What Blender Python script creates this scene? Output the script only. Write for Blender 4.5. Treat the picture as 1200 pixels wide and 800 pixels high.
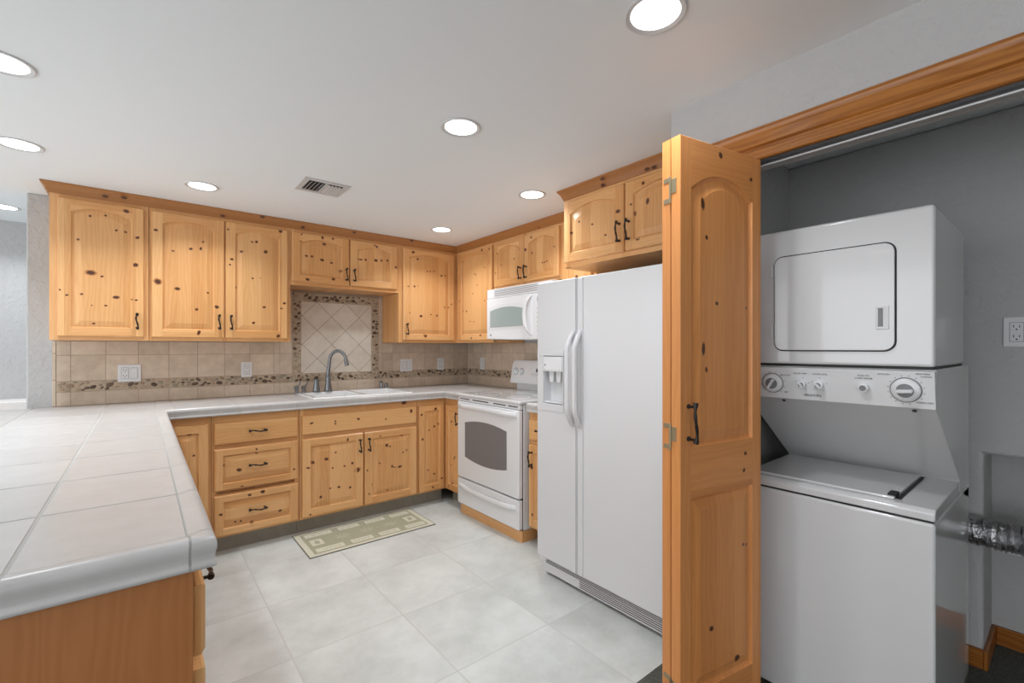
import bpy, bmesh, math, random
from mathutils import Vector, Matrix
random.seed(7)
for o in list(bpy.data.objects): bpy.data.objects.remove(o)
sc = bpy.context.scene
COL = sc.collection
PI = math.pi

# ------------------------------------------------------------------ camera, sky, exposure
cam_d = bpy.data.cameras.new('camera'); cam = bpy.data.objects.new('camera', cam_d); COL.objects.link(cam)
cam.location = (0, 0, 1.279); cam.rotation_euler = (PI/2, 0, -0.6814)
cam_d.sensor_width = 36; cam_d.lens = 537.6/1200*36
cam_d.shift_x = -2.04/1200; cam_d.shift_y = 7.55/1200
cam_d.clip_start = .02
sc.camera = cam
w = bpy.data.worlds.new('world'); sc.world = w; w.use_nodes = True
w.node_tree.nodes['Background'].inputs[0].default_value = (.95, .98, 1.02, 1)
w.node_tree.nodes['Background'].inputs[1].default_value = 2.2
sc.view_settings.view_transform = 'Standard'; sc.view_settings.look = 'None'
sc.view_settings.gamma = 1; sc.view_settings.use_curve_mapping = False
sc.view_settings.exposure = 0.20
LAMP = 4.0           # watts of each recessed lamp
SPREAD = 126         # beam angle set by the lamp baffle
LCOL = (.93, .975, 1.03)

ZC = 2.208           # ceiling height
XR = 2.60            # right wall / closet back wall
YW = 3.96            # kitchen back wall

# ------------------------------------------------------------------ materials
def newmat(name, col=(.8, .8, .8), rough=.5, metal=0, coat=0, spec=.5):
    m = bpy.data.materials.new(name); m.use_nodes = True
    b = m.node_tree.nodes['Principled BSDF']
    b.inputs['Base Color'].default_value = (*col, 1); b.inputs['Roughness'].default_value = rough
    b.inputs['Metallic'].default_value = metal; b.inputs['Coat Weight'].default_value = coat
    b.inputs['Specular IOR Level'].default_value = spec
    return m
class NT:
    def __init__(s, m): s.t = m.node_tree; s.b = s.t.nodes['Principled BSDF']
    def n(s, typ, **k):
        x = s.t.nodes.new(typ)
        for a, v in k.items(): setattr(x, a, v)
        return x
    def l(s, a, b): s.t.links.new(a, b)
    def math(s, op, a, b=None):
        x = s.n('ShaderNodeMath', operation=op)
        for i, q in enumerate((a, b)):
            if q is None: continue
            if isinstance(q, (int, float)): x.inputs[i].default_value = q
            else: s.l(q, x.inputs[i])
        return x.outputs[0]
    def noise(s, vec, scale, detail=3, rough=.55):
        x = s.n('ShaderNodeTexNoise'); x.inputs['Scale'].default_value = scale
        x.inputs['Detail'].default_value = detail; x.inputs['Roughness'].default_value = rough
        if vec is not None: s.l(vec, x.inputs['Vector'])
        return x.outputs[0]
    def mix(s, fac, a, b):
        x = s.n('ShaderNodeMix', data_type='RGBA')
        if isinstance(fac, (int, float)): x.inputs[0].default_value = fac
        else: s.l(fac, x.inputs[0])
        for i, q in ((6, a), (7, b)):
            if isinstance(q, tuple): x.inputs[i].default_value = (*q, 1)
            else: s.l(q, x.inputs[i])
        return x.outputs[2]
    def ramp(s, fac, a, b):
        x = s.n('ShaderNodeMapRange'); s.l(fac, x.inputs[0]); x.inputs[1].default_value = a; x.inputs[2].default_value = b
        return x.outputs[0]
    def bump(s, h, strength, dist=.002):
        x = s.n('ShaderNodeBump'); x.inputs['Strength'].default_value = strength; x.inputs['Distance'].default_value = dist
        s.l(h, x.inputs['Height']); s.l(x.outputs[0], s.b.inputs['Normal'])
def paint(name, col, bump=.25, scale=45):
    m = newmat(name, col, .85, spec=.2); t = NT(m)
    p = t.n('ShaderNodeNewGeometry').outputs['Position']
    h = t.ramp(t.noise(p, scale, 4), .45, .62)
    t.bump(h, bump, .003); return m
def wood(name, light, dark, rough=.33, plank=.07, amt=.3, spec=.5):
    m = newmat(name, light, rough, spec=spec); t = NT(m)
    uv = t.n('ShaderNodeUVMap').outputs[0]
    sp = t.n('ShaderNodeSeparateXYZ'); t.l(uv, sp.inputs[0]); u, v = sp.outputs[0], sp.outputs[1]
    pid = t.math('FLOOR', t.math('DIVIDE', u, plank))
    wn = t.n('ShaderNodeTexWhiteNoise', noise_dimensions='1D'); t.l(pid, wn.inputs['W']); W = wn.outputs[0]
    c1 = t.n('ShaderNodeCombineXYZ'); t.l(t.math('MULTIPLY', u, 9), c1.inputs[0]); t.l(t.math('MULTIPLY', v, 1.1), c1.inputs[1]); t.l(t.math('MULTIPLY', W, 20), c1.inputs[2])
    n1 = t.noise(c1.outputs[0], 1.0, 4)
    ph = t.math('ADD', t.math('MULTIPLY', u, 330), t.math('MULTIPLY', n1, 46))
    line = t.math('ADD', t.math('MULTIPLY', t.math('SINE', ph), .5), .5)
    c2 = t.n('ShaderNodeCombineXYZ'); t.l(t.math('MULTIPLY', u, 160), c2.inputs[0]); t.l(t.math('MULTIPLY', v, 5), c2.inputs[1])
    n2 = t.noise(c2.outputs[0], 1.0, 2)
    f = t.math('ADD', t.math('ADD', t.math('MULTIPLY', line, amt*.5), t.math('MULTIPLY', n2, amt*.55)), t.math('ADD', t.math('MULTIPLY', W, .42), t.math('MULTIPLY', n1, .25)))
    f = t.ramp(f, .12, .95)
    t.l(t.mix(f, light, dark), t.b.inputs['Base Color'])
    t.bump(n2, .04, .001)
    return m
def stone(name, a, b, rough=.45, scale=9, island=.5, bump=.1):
    m = newmat(name, a, rough); t = NT(m)
    g = t.n('ShaderNodeNewGeometry')
    n = t.ramp(t.noise(g.outputs['Position'], scale, 6, .65), .3, .7)
    r = t.math('ADD', t.math('MULTIPLY', n, 1-island), t.math('MULTIPLY', g.outputs['Random Per Island'], island))
    t.l(t.mix(r, a, b), t.b.inputs['Base Color'])
    t.bump(t.noise(g.outputs['Position'], scale*6, 4), bump, .002)
    return m
M = {}
M['ceiling'] = paint('ceiling_paint', (.88, .91, .925), .08, 9)
M['wall'] = paint('wall_paint', (.51, .507, .503), .6, 26)
M['closet_wall'] = paint('closet_wall_paint', (.40, .405, .415), .6, 26)
M['pine'] = wood('knotty_pine', (.84, .49, .215), (.58, .25, .072), .32)
M['pine_h'] = M['pine']
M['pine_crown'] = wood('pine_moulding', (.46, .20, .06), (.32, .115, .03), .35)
M['pine_door'] = wood('closet_door_pine', (.80, .345, .11), (.56, .20, .048), .42, .085)
M['casing'] = wood('amber_pine_casing', (.50, .20, .042), (.27, .085, .013), .28, .5, .8)
M['veneer'] = wood('brown_veneer', (.50, .20, .065), (.35, .125, .032), .45, .9, .45)
M['knot'] = newmat('knot_core', (.085, .03, .012), .4)
M['knot_ring'] = newmat('knot_ring', (.36, .13, .038), .4)
M['knot_ring2'] = newmat('knot_halo', (.60, .28, .10), .4)
M['white'] = newmat('white_enamel', (.80, .805, .815), .28, coat=.2)
M['fridge'] = newmat('fridge_enamel', (.70, .705, .715), .4)
t = NT(M['fridge']); t.bump(t.noise(t.n('ShaderNodeNewGeometry').outputs['Position'], 420, 2), .12, .0006)
M['plastic'] = newmat('white_plastic', (.74, .745, .75), .45)
M['gloss_white'] = newmat('laundry_enamel', (.70, .70, .70), .16, coat=.6)
M['grey_plastic'] = newmat('grey_plastic', (.22, .225, .23), .45)
M['panel_print'] = newmat('print_black', (.03, .03, .03), .6)
M['black'] = newmat('black_gap', (.012, .012, .012), .6)
M['dark'] = newmat('dark_grey_plastic', (.06, .062, .065), .5)
M['oven_glass'] = newmat('oven_glass', (.17, .175, .185), .06, coat=.5)
M['mw_glass'] = newmat('microwave_glass', (.36, .42, .41), .14, coat=.4)
M['iron'] = newmat('wrought_iron', (.022, .016, .013), .38, metal=.4)
M['pewter'] = newmat('gunmetal', (.23, .24, .25), .32, metal=.85)
M['brass'] = newmat('antique_brass', (.36, .30, .19), .4, metal=.7)
M['steel'] = newmat('steel', (.55, .55, .55), .3, metal=1)
M['counter'] = stone('counter_tile', (.61, .59, .575), (.49, .475, .46), .30, 14, .45, .05)
t = NT(M['counter'])
M['grout'] = newmat('counter_grout', (.50, .49, .46), .9)
M['splash'] = stone('travertine_tile', (.72, .60, .475), (.46, .36, .265), .5, 16, .45, .2)
M['splash_light'] = stone('diamond_tile', (.76, .70, .61), (.60, .53, .44), .45, 14, .45, .2)
M['splash_grout'] = newmat('splash_grout', (.33, .25, .175), .9)
M['pebble_bed'] = stone('pebble_bed', (.52, .42, .31), (.42, .33, .235), .9, 60, 0, .3)
M['peb1'] = stone('pebble_brown', (.16, .10, .065), (.07, .042, .028), .45, 40, .8, .1)
M['peb2'] = stone('pebble_tan', (.48, .36, .25), (.28, .19, .125), .45, 40, .8, .1)
M['peb3'] = stone('pebble_olive', (.40, .34, .25), (.22, .18, .13), .45, 40, .8, .1)
M['toe'] = stone('toe_kick_tile', (.36, .335, .275), (.27, .25, .205), .6, 14, .4, .1)
M['sink'] = newmat('sink_enamel', (.84, .84, .84), .12, coat=.5)
M['lens'] = newmat('lamp_lens', (1, 1, 1), .5)
b = M['lens'].node_tree.nodes['Principled BSDF']; b.inputs['Emission Color'].default_value = (1, .985, .965, 1); b.inputs['Emission Strength'].default_value = 4.0
M['trim_white'] = newmat('trim_white', (.62, .62, .62), .4)
M['rug'] = stone('rug_olive', (.40, .39, .27), (.33, .32, .22), .95, 120, 0, .6)
M['rug_cream'] = stone('rug_cream', (.64, .62, .50), (.56, .54, .42), .95, 120, 0, .6)
M['rug_edge'] = newmat('rug_edge', (.18, .17, .13), .95)
M['carpet'] = stone('carpet', (.15, .155, .13), (.045, .048, .042), 1, 160, 0, 1)
M['ledge'] = newmat('ledge_white', (.85, .80, .77), .5)
m = newmat('floor_tile', (.7, .7, .68), .42); M['floor'] = m; t = NT(m)
pos = t.n('ShaderNodeNewGeometry').outputs['Position']; sp = t.n('ShaderNodeSeparateXYZ'); t.l(pos, sp.inputs[0])
fl = []; ids = []
for o_, g0 in ((sp.outputs[0], .972), (sp.outputs[1], 2.0397)):
    q = t.math('DIVIDE', t.math('SUBTRACT', o_, g0), .4894)
    fr = t.math('FRACT', q); ids.append(t.math('FLOOR', q))
    d = t.math('MINIMUM', fr, t.math('SUBTRACT', 1, fr)); fl.append(t.math('LESS_THAN', d, .0065))
g = t.math('MAXIMUM', *fl)
wn = t.n('ShaderNodeTexWhiteNoise', noise_dimensions='2D'); cc = t.n('ShaderNodeCombineXYZ'); t.l(ids[0], cc.inputs[0]); t.l(ids[1], cc.inputs[1]); t.l(cc.outputs[0], wn.inputs['Vector'])
off = t.n('ShaderNodeVectorMath', operation='ADD'); t.l(pos, off.inputs[0]); sc2 = t.n('ShaderNodeVectorMath', operation='SCALE'); t.l(wn.outputs['Color'], sc2.inputs[0]); sc2.inputs['Scale'].default_value = 9; t.l(sc2.outputs[0], off.inputs[1])
n1 = t.ramp(t.noise(off.outputs[0], 3.2, 8, .68), .35, .65)
c = t.mix(n1, (.64, .66, .635), (.47, .485, .46))
c = t.mix(t.math('MULTIPLY', wn.outputs[0], .25), c, (.64, .65, .62))
c = t.mix(g, c, (.50, .50, .47)); t.l(c, t.b.inputs['Base Color'])
t.bump(t.math('SUBTRACT', n1, t.math('MULTIPLY', g, 3)), .12, .002)
m = newmat('foil', (.55, .55, .56), .25, metal=1); M['foil'] = m; t = NT(m)
t.bump(t.noise(t.n('ShaderNodeNewGeometry').outputs['Position'], 90, 3), .9, .006)

# ------------------------------------------------------------------ mesh builder
AX = {'x': 0, 'y': 1, 'z': 2}
class MB:
    def __init__(s): s.v = []; s.f = []; s.m = []; s.uv = []; s.board()
    def board(s): s.off = (random.uniform(0, 50), random.uniform(0, 50))
    def _uv(s, pts, grain):
        n = Vector((0, 0, 0))
        for i in range(len(pts)):
            a, b_ = pts[i], pts[(i+1) % len(pts)]
            n += Vector(a).cross(Vector(b_))
        if n.length < 1e-12: n = Vector((0, 0, 1))
        na = max(range(3), key=lambda i: abs(n[i])); g = AX[grain]
        o = [i for i in range(3) if i != na]
        if g in o: vi = g; ui = [i for i in o if i != g][0]
        else: ui, vi = o
        return [(p[ui]+s.off[0], p[vi]+s.off[1]) for p in pts]
    def poly(s, pts, mat=0, grain='z', uv=None):
        k = len(s.v); s.v += [tuple(p) for p in pts]; s.f.append(list(range(k, k+len(pts)))); s.m.append(mat)
        s.uv.append(uv or s._uv(pts, grain))
    def idx(s, ids, mat=0, grain='z', uv=None):
        s.f.append(list(ids)); s.m.append(mat); s.uv.append(uv or s._uv([s.v[i] for i in ids], grain))
    def box(s, x0, x1, y0, y1, z0, z1, mat=0, grain='z'):
        k = len(s.v)
        s.v += [(x, y, z) for z in (z0, z1) for y in (y0, y1) for x in (x0, x1)]
        for q in ((0, 2, 3, 1), (4, 5, 7, 6), (0, 1, 5, 4), (2, 6, 7, 3), (0, 4, 6, 2), (1, 3, 7, 5)):
            s.idx([k+i for i in q], mat, grain)
    def prism(s, pts, y0, y1, mat=0, grain='z', axes='xz'):
        # pts in a plane, extruded along the third axis
        def P(a, b_, c_):
            return (a, c_, b_) if axes == 'xz' else ((a, b_, c_) if axes == 'xy' else (c_, a, b_))
        k = len(s.v); n = len(pts)
        s.v += [P(a, b_, y0) for a, b_ in pts]+[P(a, b_, y1) for a, b_ in pts]
        s.idx(range(k, k+n), mat, grain); s.idx([k+n+i for i in reversed(range(n))], mat, grain)
        for i in range(n):
            j = (i+1) % n; s.idx([k+i, k+n+i, k+n+j, k+j], mat, grain)
    def tube(s, pts, rad, seg=8, mat=0, caps=True, grain='z'):
        pts = [Vector(p) for p in pts]; n = len(pts)
        if not hasattr(rad, '__len__'): rad = [rad]*n
        T = [(pts[min(i+1, n-1)]-pts[max(i-1, 0)]).normalized() for i in range(n)]
        up = Vector((0, 0, 1)) if abs(T[0].z) < .9 else Vector((1, 0, 0))
        N = T[0].cross(up).normalized(); rings = []
        L = 0
        for i in range(n):
            if i: L += (pts[i]-pts[i-1]).length
            N = (N-T[i]*N.dot(T[i])).normalized(); B = T[i].cross(N)
            k = len(s.v)
            for j in range(seg):
                a = 2*PI*j/seg; s.v.append(tuple(pts[i]+(N*math.cos(a)+B*math.sin(a))*rad[i]))
            rings.append((k, L))
        for i in range(n-1):
            a, la = rings[i]; b_, lb = rings[i+1]
            for j in range(seg):
                j2 = (j+1) % seg; r = .02*j
                s.idx([a+j, b_+j, b_+j2, a+j2], mat, uv=[(r, la), (r, lb), (r+.02, lb), (r+.02, la)])
        if caps:
            s.idx([rings[0][0]+j for j in range(seg)], mat); s.idx([rings[-1][0]+j for j in reversed(range(seg))], mat)
    def lathe(s, prof, c=(0, 0, 0), axis='z', seg=24, mat=0):
        # prof: (radius, height along the axis)
        rings = []
        for r, h in prof:
            k = len(s.v)
            for j in range(seg):
                a = 2*PI*j/seg; p = (r*math.cos(a), r*math.sin(a), h)
                if axis == 'y': p = (p[0], -p[2], p[1])     # height points towards -y (out of a front)
                if axis == 'x': p = (p[2], p[0], p[1])
                s.v.append((c[0]+p[0], c[1]+p[1], c[2]+p[2]))
            rings.append(k)
        for a, b_ in zip(rings, rings[1:]):
            for j in range(seg):
                j2 = (j+1) % seg; s.idx([a+j, a+j2, b_+j2, b_+j], mat)
        s.idx([rings[0]+j for j in reversed(range(seg))], mat); s.idx([rings[-1]+j for j in range(seg)], mat)
    def sweep(s, path, prof, side=1, mat=0, closed=True, t0=None, t1=None):
        # profile (outward offset, z) swept along an xy polyline with mitres; side=1: outward = right of travel
        n = len(path); dirs = [(Vector(path[i+1])-Vector(path[i])).normalized() for i in range(n-1)]
        nor = [Vector((d.y, -d.x))*side for d in dirs]; vec = []
        for i in range(n):
            if i == 0: vec.append(nor[0])
            elif i == n-1: vec.append(nor[-1])
            else: vec.append((nor[i-1]+nor[i])/(1+nor[i-1].dot(nor[i])))
        L = 0; rings = []
        for i in range(n):
            if i: L += (Vector(path[i])-Vector(path[i-1])).length
            k = len(s.v)
            for o, z in prof: s.v.append((path[i][0]+vec[i].x*o, path[i][1]+vec[i].y*o, z))
            rings.append((k, L))
        m_ = len(prof); ps = [0]
        for a, b_ in zip(prof, prof[1:]+prof[:1]): ps.append(ps[-1]+math.hypot(a[0]-b_[0], a[1]-b_[1]))
        ox, oy = s.off
        for (a, la), (b_, lb) in zip(rings, rings[1:]):
            for j in range(m_ if closed else m_-1):
                j2 = (j+1) % m_
                s.idx([a+j, b_+j, b_+j2, a+j2], mat, uv=[(ox+ps[j], oy+la), (ox+ps[j], oy+lb), (ox+ps[j+1], oy+lb), (ox+ps[j+1], oy+la)])
        s.idx([rings[0][0]+j for j in range(m_)], mat); s.idx([rings[-1][0]+j for j in reversed(range(m_))], mat)
    def build(s, name, mats, parent=None, bevel=0, seg=2, smooth=35, merge=False, loc=None, recalc=True):
        me = bpy.data.meshes.new(name)
        me.from_pydata(s.v, [], s.f)
        if not isinstance(mats, (list, tuple)): mats = [mats]
        for q in mats: me.materials.append(M[q] if isinstance(q, str) else q)
        me.polygons.foreach_set('material_index', s.m)
        ul = me.uv_layers.new(name='UVMap'); flat = []
        for u in s.uv:
            for a in u: flat += [a[0], a[1]]
        ul.data.foreach_set('uv', flat)
        bm = bmesh.new(); bm.from_mesh(me)
        if merge: bmesh.ops.remove_doubles(bm, verts=bm.verts, dist=1e-5)
        if recalc: bmesh.ops.recalc_face_normals(bm, faces=bm.faces)
        if smooth:
            for f in bm.faces: f.smooth = True
            for e in bm.edges:
                if len(e.link_faces) == 2 and e.calc_face_angle(0) > math.radians(smooth): e.smooth = False
        bm.to_mesh(me); bm.free()
        o = bpy.data.objects.new(name, me); COL.objects.link(o)
        if parent: o.parent = parent
        if loc: o.location = loc
        if bevel:
            b_ = o.modifiers.new('bevel', 'BEVEL'); b_.width = bevel; b_.segments = seg; b_.limit_method = 'ANGLE'; b_.angle_limit = math.radians(35)
            b_.harden_normals = True
        return o
def thing(name, label, cat, loc=(0, 0, 0), rz=0, group=None):
    o = bpy.data.objects.new(name, None); COL.objects.link(o); o.empty_display_size = .1
    o.location = loc; o.rotation_euler = (0, 0, rz); o['label'] = label; o['category'] = cat
    if group: o['group'] = group
    return o
def tag(o, label, cat, group=None):
    o['label'] = label; o['category'] = cat
    if group: o['group'] = group
    return o
def struct(o, label=None):
    o['kind'] = 'structure'
    if label: o['label'] = label
    return o
def text(txt, size, parent, loc, mat='panel_print', rot=(PI/2, 0, 0), name='lettering'):
    c = bpy.data.curves.new(name, 'FONT'); c.body = txt; c.size = size; c.align_x = 'CENTER'; c.align_y = 'CENTER'; c.extrude = .0002
    t_ = bpy.data.objects.new('tmp', c); COL.objects.link(t_)
    bpy.context.view_layer.update()
    me = bpy.data.meshes.new_from_object(t_.evaluated_get(bpy.context.evaluated_depsgraph_get()))
    bpy.data.objects.remove(t_)
    me.transform(Matrix.Translation(loc) @ Matrix.Rotation(rot[2], 4, 'Z') @ Matrix.Rotation(rot[0], 4, 'X'))
    me.materials.clear(); me.materials.append(M[mat])
    o = bpy.data.objects.new(name, me); COL.objects.link(o); o.parent = parent
    return o

# knots seen on each door: (coordinate along the wall, height, radius, elongation)
KNOTS = {
    'u1': [(-0.232,2.043,0.006,1.25),(-0.165,2.058,0.006,1.25),(-0.072,2.1,0.0115,1.5),(-0.117,1.978,0.006,1.25),(-0.075,1.975,0.006,1.25),(-0.02,1.949,0.0085,1.25),(-0.283,1.9,0.006,1.25),(-0.029,1.782,0.0115,1.25),(-0.229,1.715,0.0155,1.4),(-0.181,1.698,0.006,1.25),(-0.36,1.606,0.006,1.25),(-0.329,1.578,0.006,1.25),(-0.268,1.588,0.006,1.25),(-0.118,1.58,0.0115,1.5),(-0.026,1.569,0.006,1.25),(-0.044,1.572,0.006,1.25),(-0.225,1.526,0.0035,1.25),(-0.164,1.528,0.006,1.25),(-0.217,1.421,0.006,1.25)],
    'u2': [(0.068,2.01,0.0085,1.25),(0.154,1.892,0.006,1.25),(0.246,1.917,0.0085,1.25),(0.299,1.926,0.0085,0.6),(0.312,1.972,0.006,1.25),(0.375,2.131,0.006,1.25),(0.078,1.691,0.0155,1.25),(0.176,1.655,0.0115,1.25),(0.338,1.641,0.006,1.25),(0.277,1.529,0.0085,1.25),(0.386,1.551,0.0115,1.25),(0.289,1.379,0.0115,0.45)],
    'u3': [(0.473,1.878,0.0085,1.25),(0.53,1.938,0.0085,1.25),(0.462,1.84,0.006,1.25),(0.593,2.013,0.006,1.25),(0.621,2.017,0.0085,1.25),(0.678,1.955,0.0115,1.25),(0.773,2.115,0.0115,1.25),(0.496,1.69,0.006,1.25),(0.597,1.761,0.006,1.25),(0.644,1.767,0.0035,1.25),(0.668,1.565,0.0085,1.25),(0.603,1.453,0.0085,1.25),(0.758,1.364,0.0115,1.25),(0.798,1.6,0.0085,1.25),(0.779,1.562,0.006,1.25),(0.451,2.076,0.006,1.25)],
    's1': [(0.914,2.116,0.006,0.6),(1.062,2.117,0.0115,0.45),(1.14,2.118,0.0085,0.6),(0.909,2.062,0.006,1.25),(1.077,2.067,0.0115,1.25),(0.948,1.961,0.0085,1.25),(0.987,1.962,0.0085,1.25),(1.06,1.944,0.0115,1.4),(1.119,1.95,0.0035,1.25),(1.129,1.93,0.0085,1.25),(1.2,1.875,0.0115,1.25),(0.956,1.787,0.0115,1.25),(1.143,1.808,0.0115,1.25)],
    's2': [(1.47,2.113,0.006,1.25),(1.488,2.103,0.0085,1.25),(1.339,1.985,0.006,1.6),(1.357,1.983,0.0085,1.8),(1.396,1.986,0.0085,1.25),(1.481,1.991,0.0115,1.5),(1.529,1.996,0.0085,0.8),(1.58,2.002,0.0085,1.6),(1.658,1.953,0.0115,1.25)],
    'u5': [(1.813,2.102,0.0115,1.25),(1.781,2.055,0.006,1.25),(1.857,2.048,0.0085,1.25),(1.95,1.951,0.006,1.25),(1.979,1.954,0.006,1.25),(2.013,1.958,0.006,1.25),(2.09,1.926,0.0085,1.25),(2.131,1.93,0.006,1.25),(1.767,1.804,0.006,1.25),(1.825,1.809,0.0085,1.25),(1.857,1.816,0.0035,1.25),(1.888,1.556,0.0115,1.6),(1.984,1.573,0.006,1.25),(2.045,1.567,0.0085,1.25),(2.123,1.644,0.006,1.25),(2.166,1.646,0.006,1.25),(2.195,1.677,0.006,1.25),(1.779,1.579,0.0085,1.25),(1.928,1.392,0.0155,0.9)],
    'r1': [(3.196,2.11,0.0115,1.25),(3.09,2.101,0.0085,1.25),(3.16,1.957,0.006,1.25),(3.288,1.911,0.006,1.25),(3.311,1.922,0.006,1.25),(3.266,1.82,0.006,1.25),(3.337,1.752,0.006,1.25),(3.487,1.609,0.006,1.25),(3.435,1.604,0.0085,1.25),(3.376,1.512,0.006,1.25),(3.318,1.507,0.006,1.25),(3.357,1.365,0.0085,1.25),(3.218,1.39,0.0115,1.25),(3.157,1.678,0.006,1.25),(3.548,1.702,0.006,1.25)],
    'r2': [(2.762,1.971,0.006,1.25),(2.703,2.031,0.006,1.25),(2.931,1.945,0.006,1.25),(3.003,1.889,0.006,1.25),(2.9,1.779,0.006,1.25),(2.982,2.043,0.006,1.25)],
    'r3': [(2.561,2.099,0.0085,1.25),(2.491,2.148,0.006,1.25),(2.554,1.982,0.0085,1.25),(2.317,1.989,0.006,1.25),(2.438,1.894,0.006,1.25),(2.415,1.894,0.006,1.25),(2.391,1.898,0.006,1.25),(2.627,2.018,0.0115,1.25)],
    'f1': [(1.791,1.996,0.006,1.25),(1.693,1.961,0.006,1.25),(1.6,1.884,0.006,1.25),(1.855,1.945,0.0085,1.25),(1.516,1.991,0.0115,1.25)],
    'f2': [(1.361,2.095,0.0085,1.25),(1.336,2.0,0.0115,0.5),(1.434,2.007,0.006,1.25),(1.413,1.957,0.0085,0.5),(1.393,1.824,0.0085,1.25)],
    'b0': [(0.218,0.765,0.0085,1.8),(0.241,0.637,0.006,1.25)],
    'dr1': [(0.604,0.757,0.0035,1.25)],
    'dr2': [(0.572,0.631,0.006,1.25),(0.572,0.604,0.006,1.8),(0.475,0.514,0.0115,1.4),(0.393,0.554,0.006,1.25),(0.795,0.465,0.006,1.25),(0.49,0.408,0.006,1.6)],
    'dr3': [(0.607,0.353,0.0115,1.25),(0.533,0.345,0.0085,1.25),(0.378,0.255,0.0085,1.25),(0.454,0.193,0.006,1.25),(0.485,0.19,0.006,1.25),(0.546,0.164,0.0115,0.6),(0.709,0.206,0.0085,1.25),(0.672,0.112,0.006,1.25)],
    'fd': [(0.906,0.762,0.0085,1.6),(1.066,0.76,0.006,1.25),(1.066,0.742,0.006,1.25),(1.231,0.76,0.0085,1.25),(1.442,0.738,0.006,1.25),(1.006,0.69,0.0085,1.6),(1.652,0.782,0.0115,0.6)],
    'b1': [(1.153,0.618,0.0085,0.4),(1.068,0.538,0.006,1.25),(1.005,0.501,0.0115,1.25),(0.914,0.49,0.0115,1.6),(0.885,0.459,0.0085,2.5),(1.048,0.432,0.006,1.25),(1.188,0.443,0.0085,1.25),(1.131,0.432,0.006,1.25),(1.225,0.388,0.0155,1.25),(1.031,0.291,0.006,1.25),(1.091,0.289,0.0085,1.25),(1.171,0.271,0.0085,1.25),(0.967,0.243,0.0085,1.25),(0.898,0.136,0.006,1.25)],
    'b2': [(1.397,0.614,0.006,1.25),(1.573,0.599,0.0085,1.25),(1.45,0.538,0.0115,1.25),(1.476,0.526,0.006,1.25),(1.584,0.466,0.006,1.25),(1.614,0.478,0.006,1.25),(1.393,0.41,0.006,1.25),(1.493,0.371,0.0085,0.7),(1.512,0.362,0.006,1.25),(1.556,0.359,0.0115,1.8),(1.298,0.372,0.006,1.25),(1.335,0.261,0.006,1.25),(1.312,0.195,0.006,1.25),(1.456,0.196,0.006,1.25)],
    'b3': [(1.869,0.78,0.0115,1.25),(1.743,0.743,0.0085,1.25),(1.859,0.638,0.0085,1.25),(1.897,0.655,0.0085,0.4),(1.81,0.612,0.006,1.25),(1.752,0.545,0.0085,1.25),(1.803,0.29,0.006,1.25),(1.859,0.251,0.0085,1.25),(1.928,0.203,0.0085,1.25),(1.845,0.143,0.0085,1.25)],
    'frame_b': [(1.6,0.85,0.0155,1.25),(0.832,0.542,0.0115,1.25)],
    'crown': [(-0.167,2.17,0.0115,1.6),(-0.082,2.178,0.0115,1.4),(0.422,2.163,0.0155,1.6),(0.655,2.193,0.0155,1.25),(0.923,2.168,0.0115,1.6),(1.299,2.188,0.0115,1.25),(1.791,2.195,0.0155,1.25)],
    'crown_r': [(2.486,2.146,0.006,1.25)],
    'crown_f': [(1.613,2.185,0.0115,0.7),(1.622,2.137,0.0155,1.25),(1.342,2.16,0.0115,1.25),(1.303,2.135,0.0155,1.2)],
    'bf': [(0.179,1.878,0.008625,0.8),(0.329,1.829,0.0063750000000000005,1),(0.099,1.716,0.011625,0.4),(0.116,1.616,0.0063750000000000005,1),(0.163,1.417,0.0063750000000000005,1),(0.313,1.409,0.0045000000000000005,1),(0.102,1.276,0.011625,0.4),(0.048,1.229,0.008625,0.5),(0.115,1.213,0.0063750000000000005,0.7),(0.3,0.938,0.0063750000000000005,1),(0.293,0.884,0.0063750000000000005,1),(0.291,0.644,0.0045000000000000005,1),(0.311,0.639,0.0045000000000000005,1),(0.138,0.417,0.008625,1),(0.261,0.286,0.011625,1.2)],
}

# ------------------------------------------------------------------ room shell
def sbox(name, *a, mat='wall', bevel=0, **k):
    m_ = MB(); m_.box(*a); return struct(m_.build(name, mat, bevel=bevel, **k))
sbox('floor', -3.6, 2.9, 1.063, 5.03, -.12, 0, mat='floor')
sbox('floor_carpet', -3.6, 2.9, -3.0, 1.063, -.12, .004, mat='carpet')
sbox('ceiling', -3.6, 3.0, -3.0, 5.03, ZC, ZC+.12, mat='ceiling')
sbox('wall_back', -.535, XR, YW, YW+.12, 0, ZC, bevel=.008)
sbox('wall_right', XR, 3.0, 1.022, YW+.12, 0, ZC)
sbox('wall_far', -3.6, 3.0, 4.93, 5.03, 0, ZC)
sbox('trim_1', -3.6, -.2, 4.66, 4.93, 0, .905, mat='ledge', bevel=.006)
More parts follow.
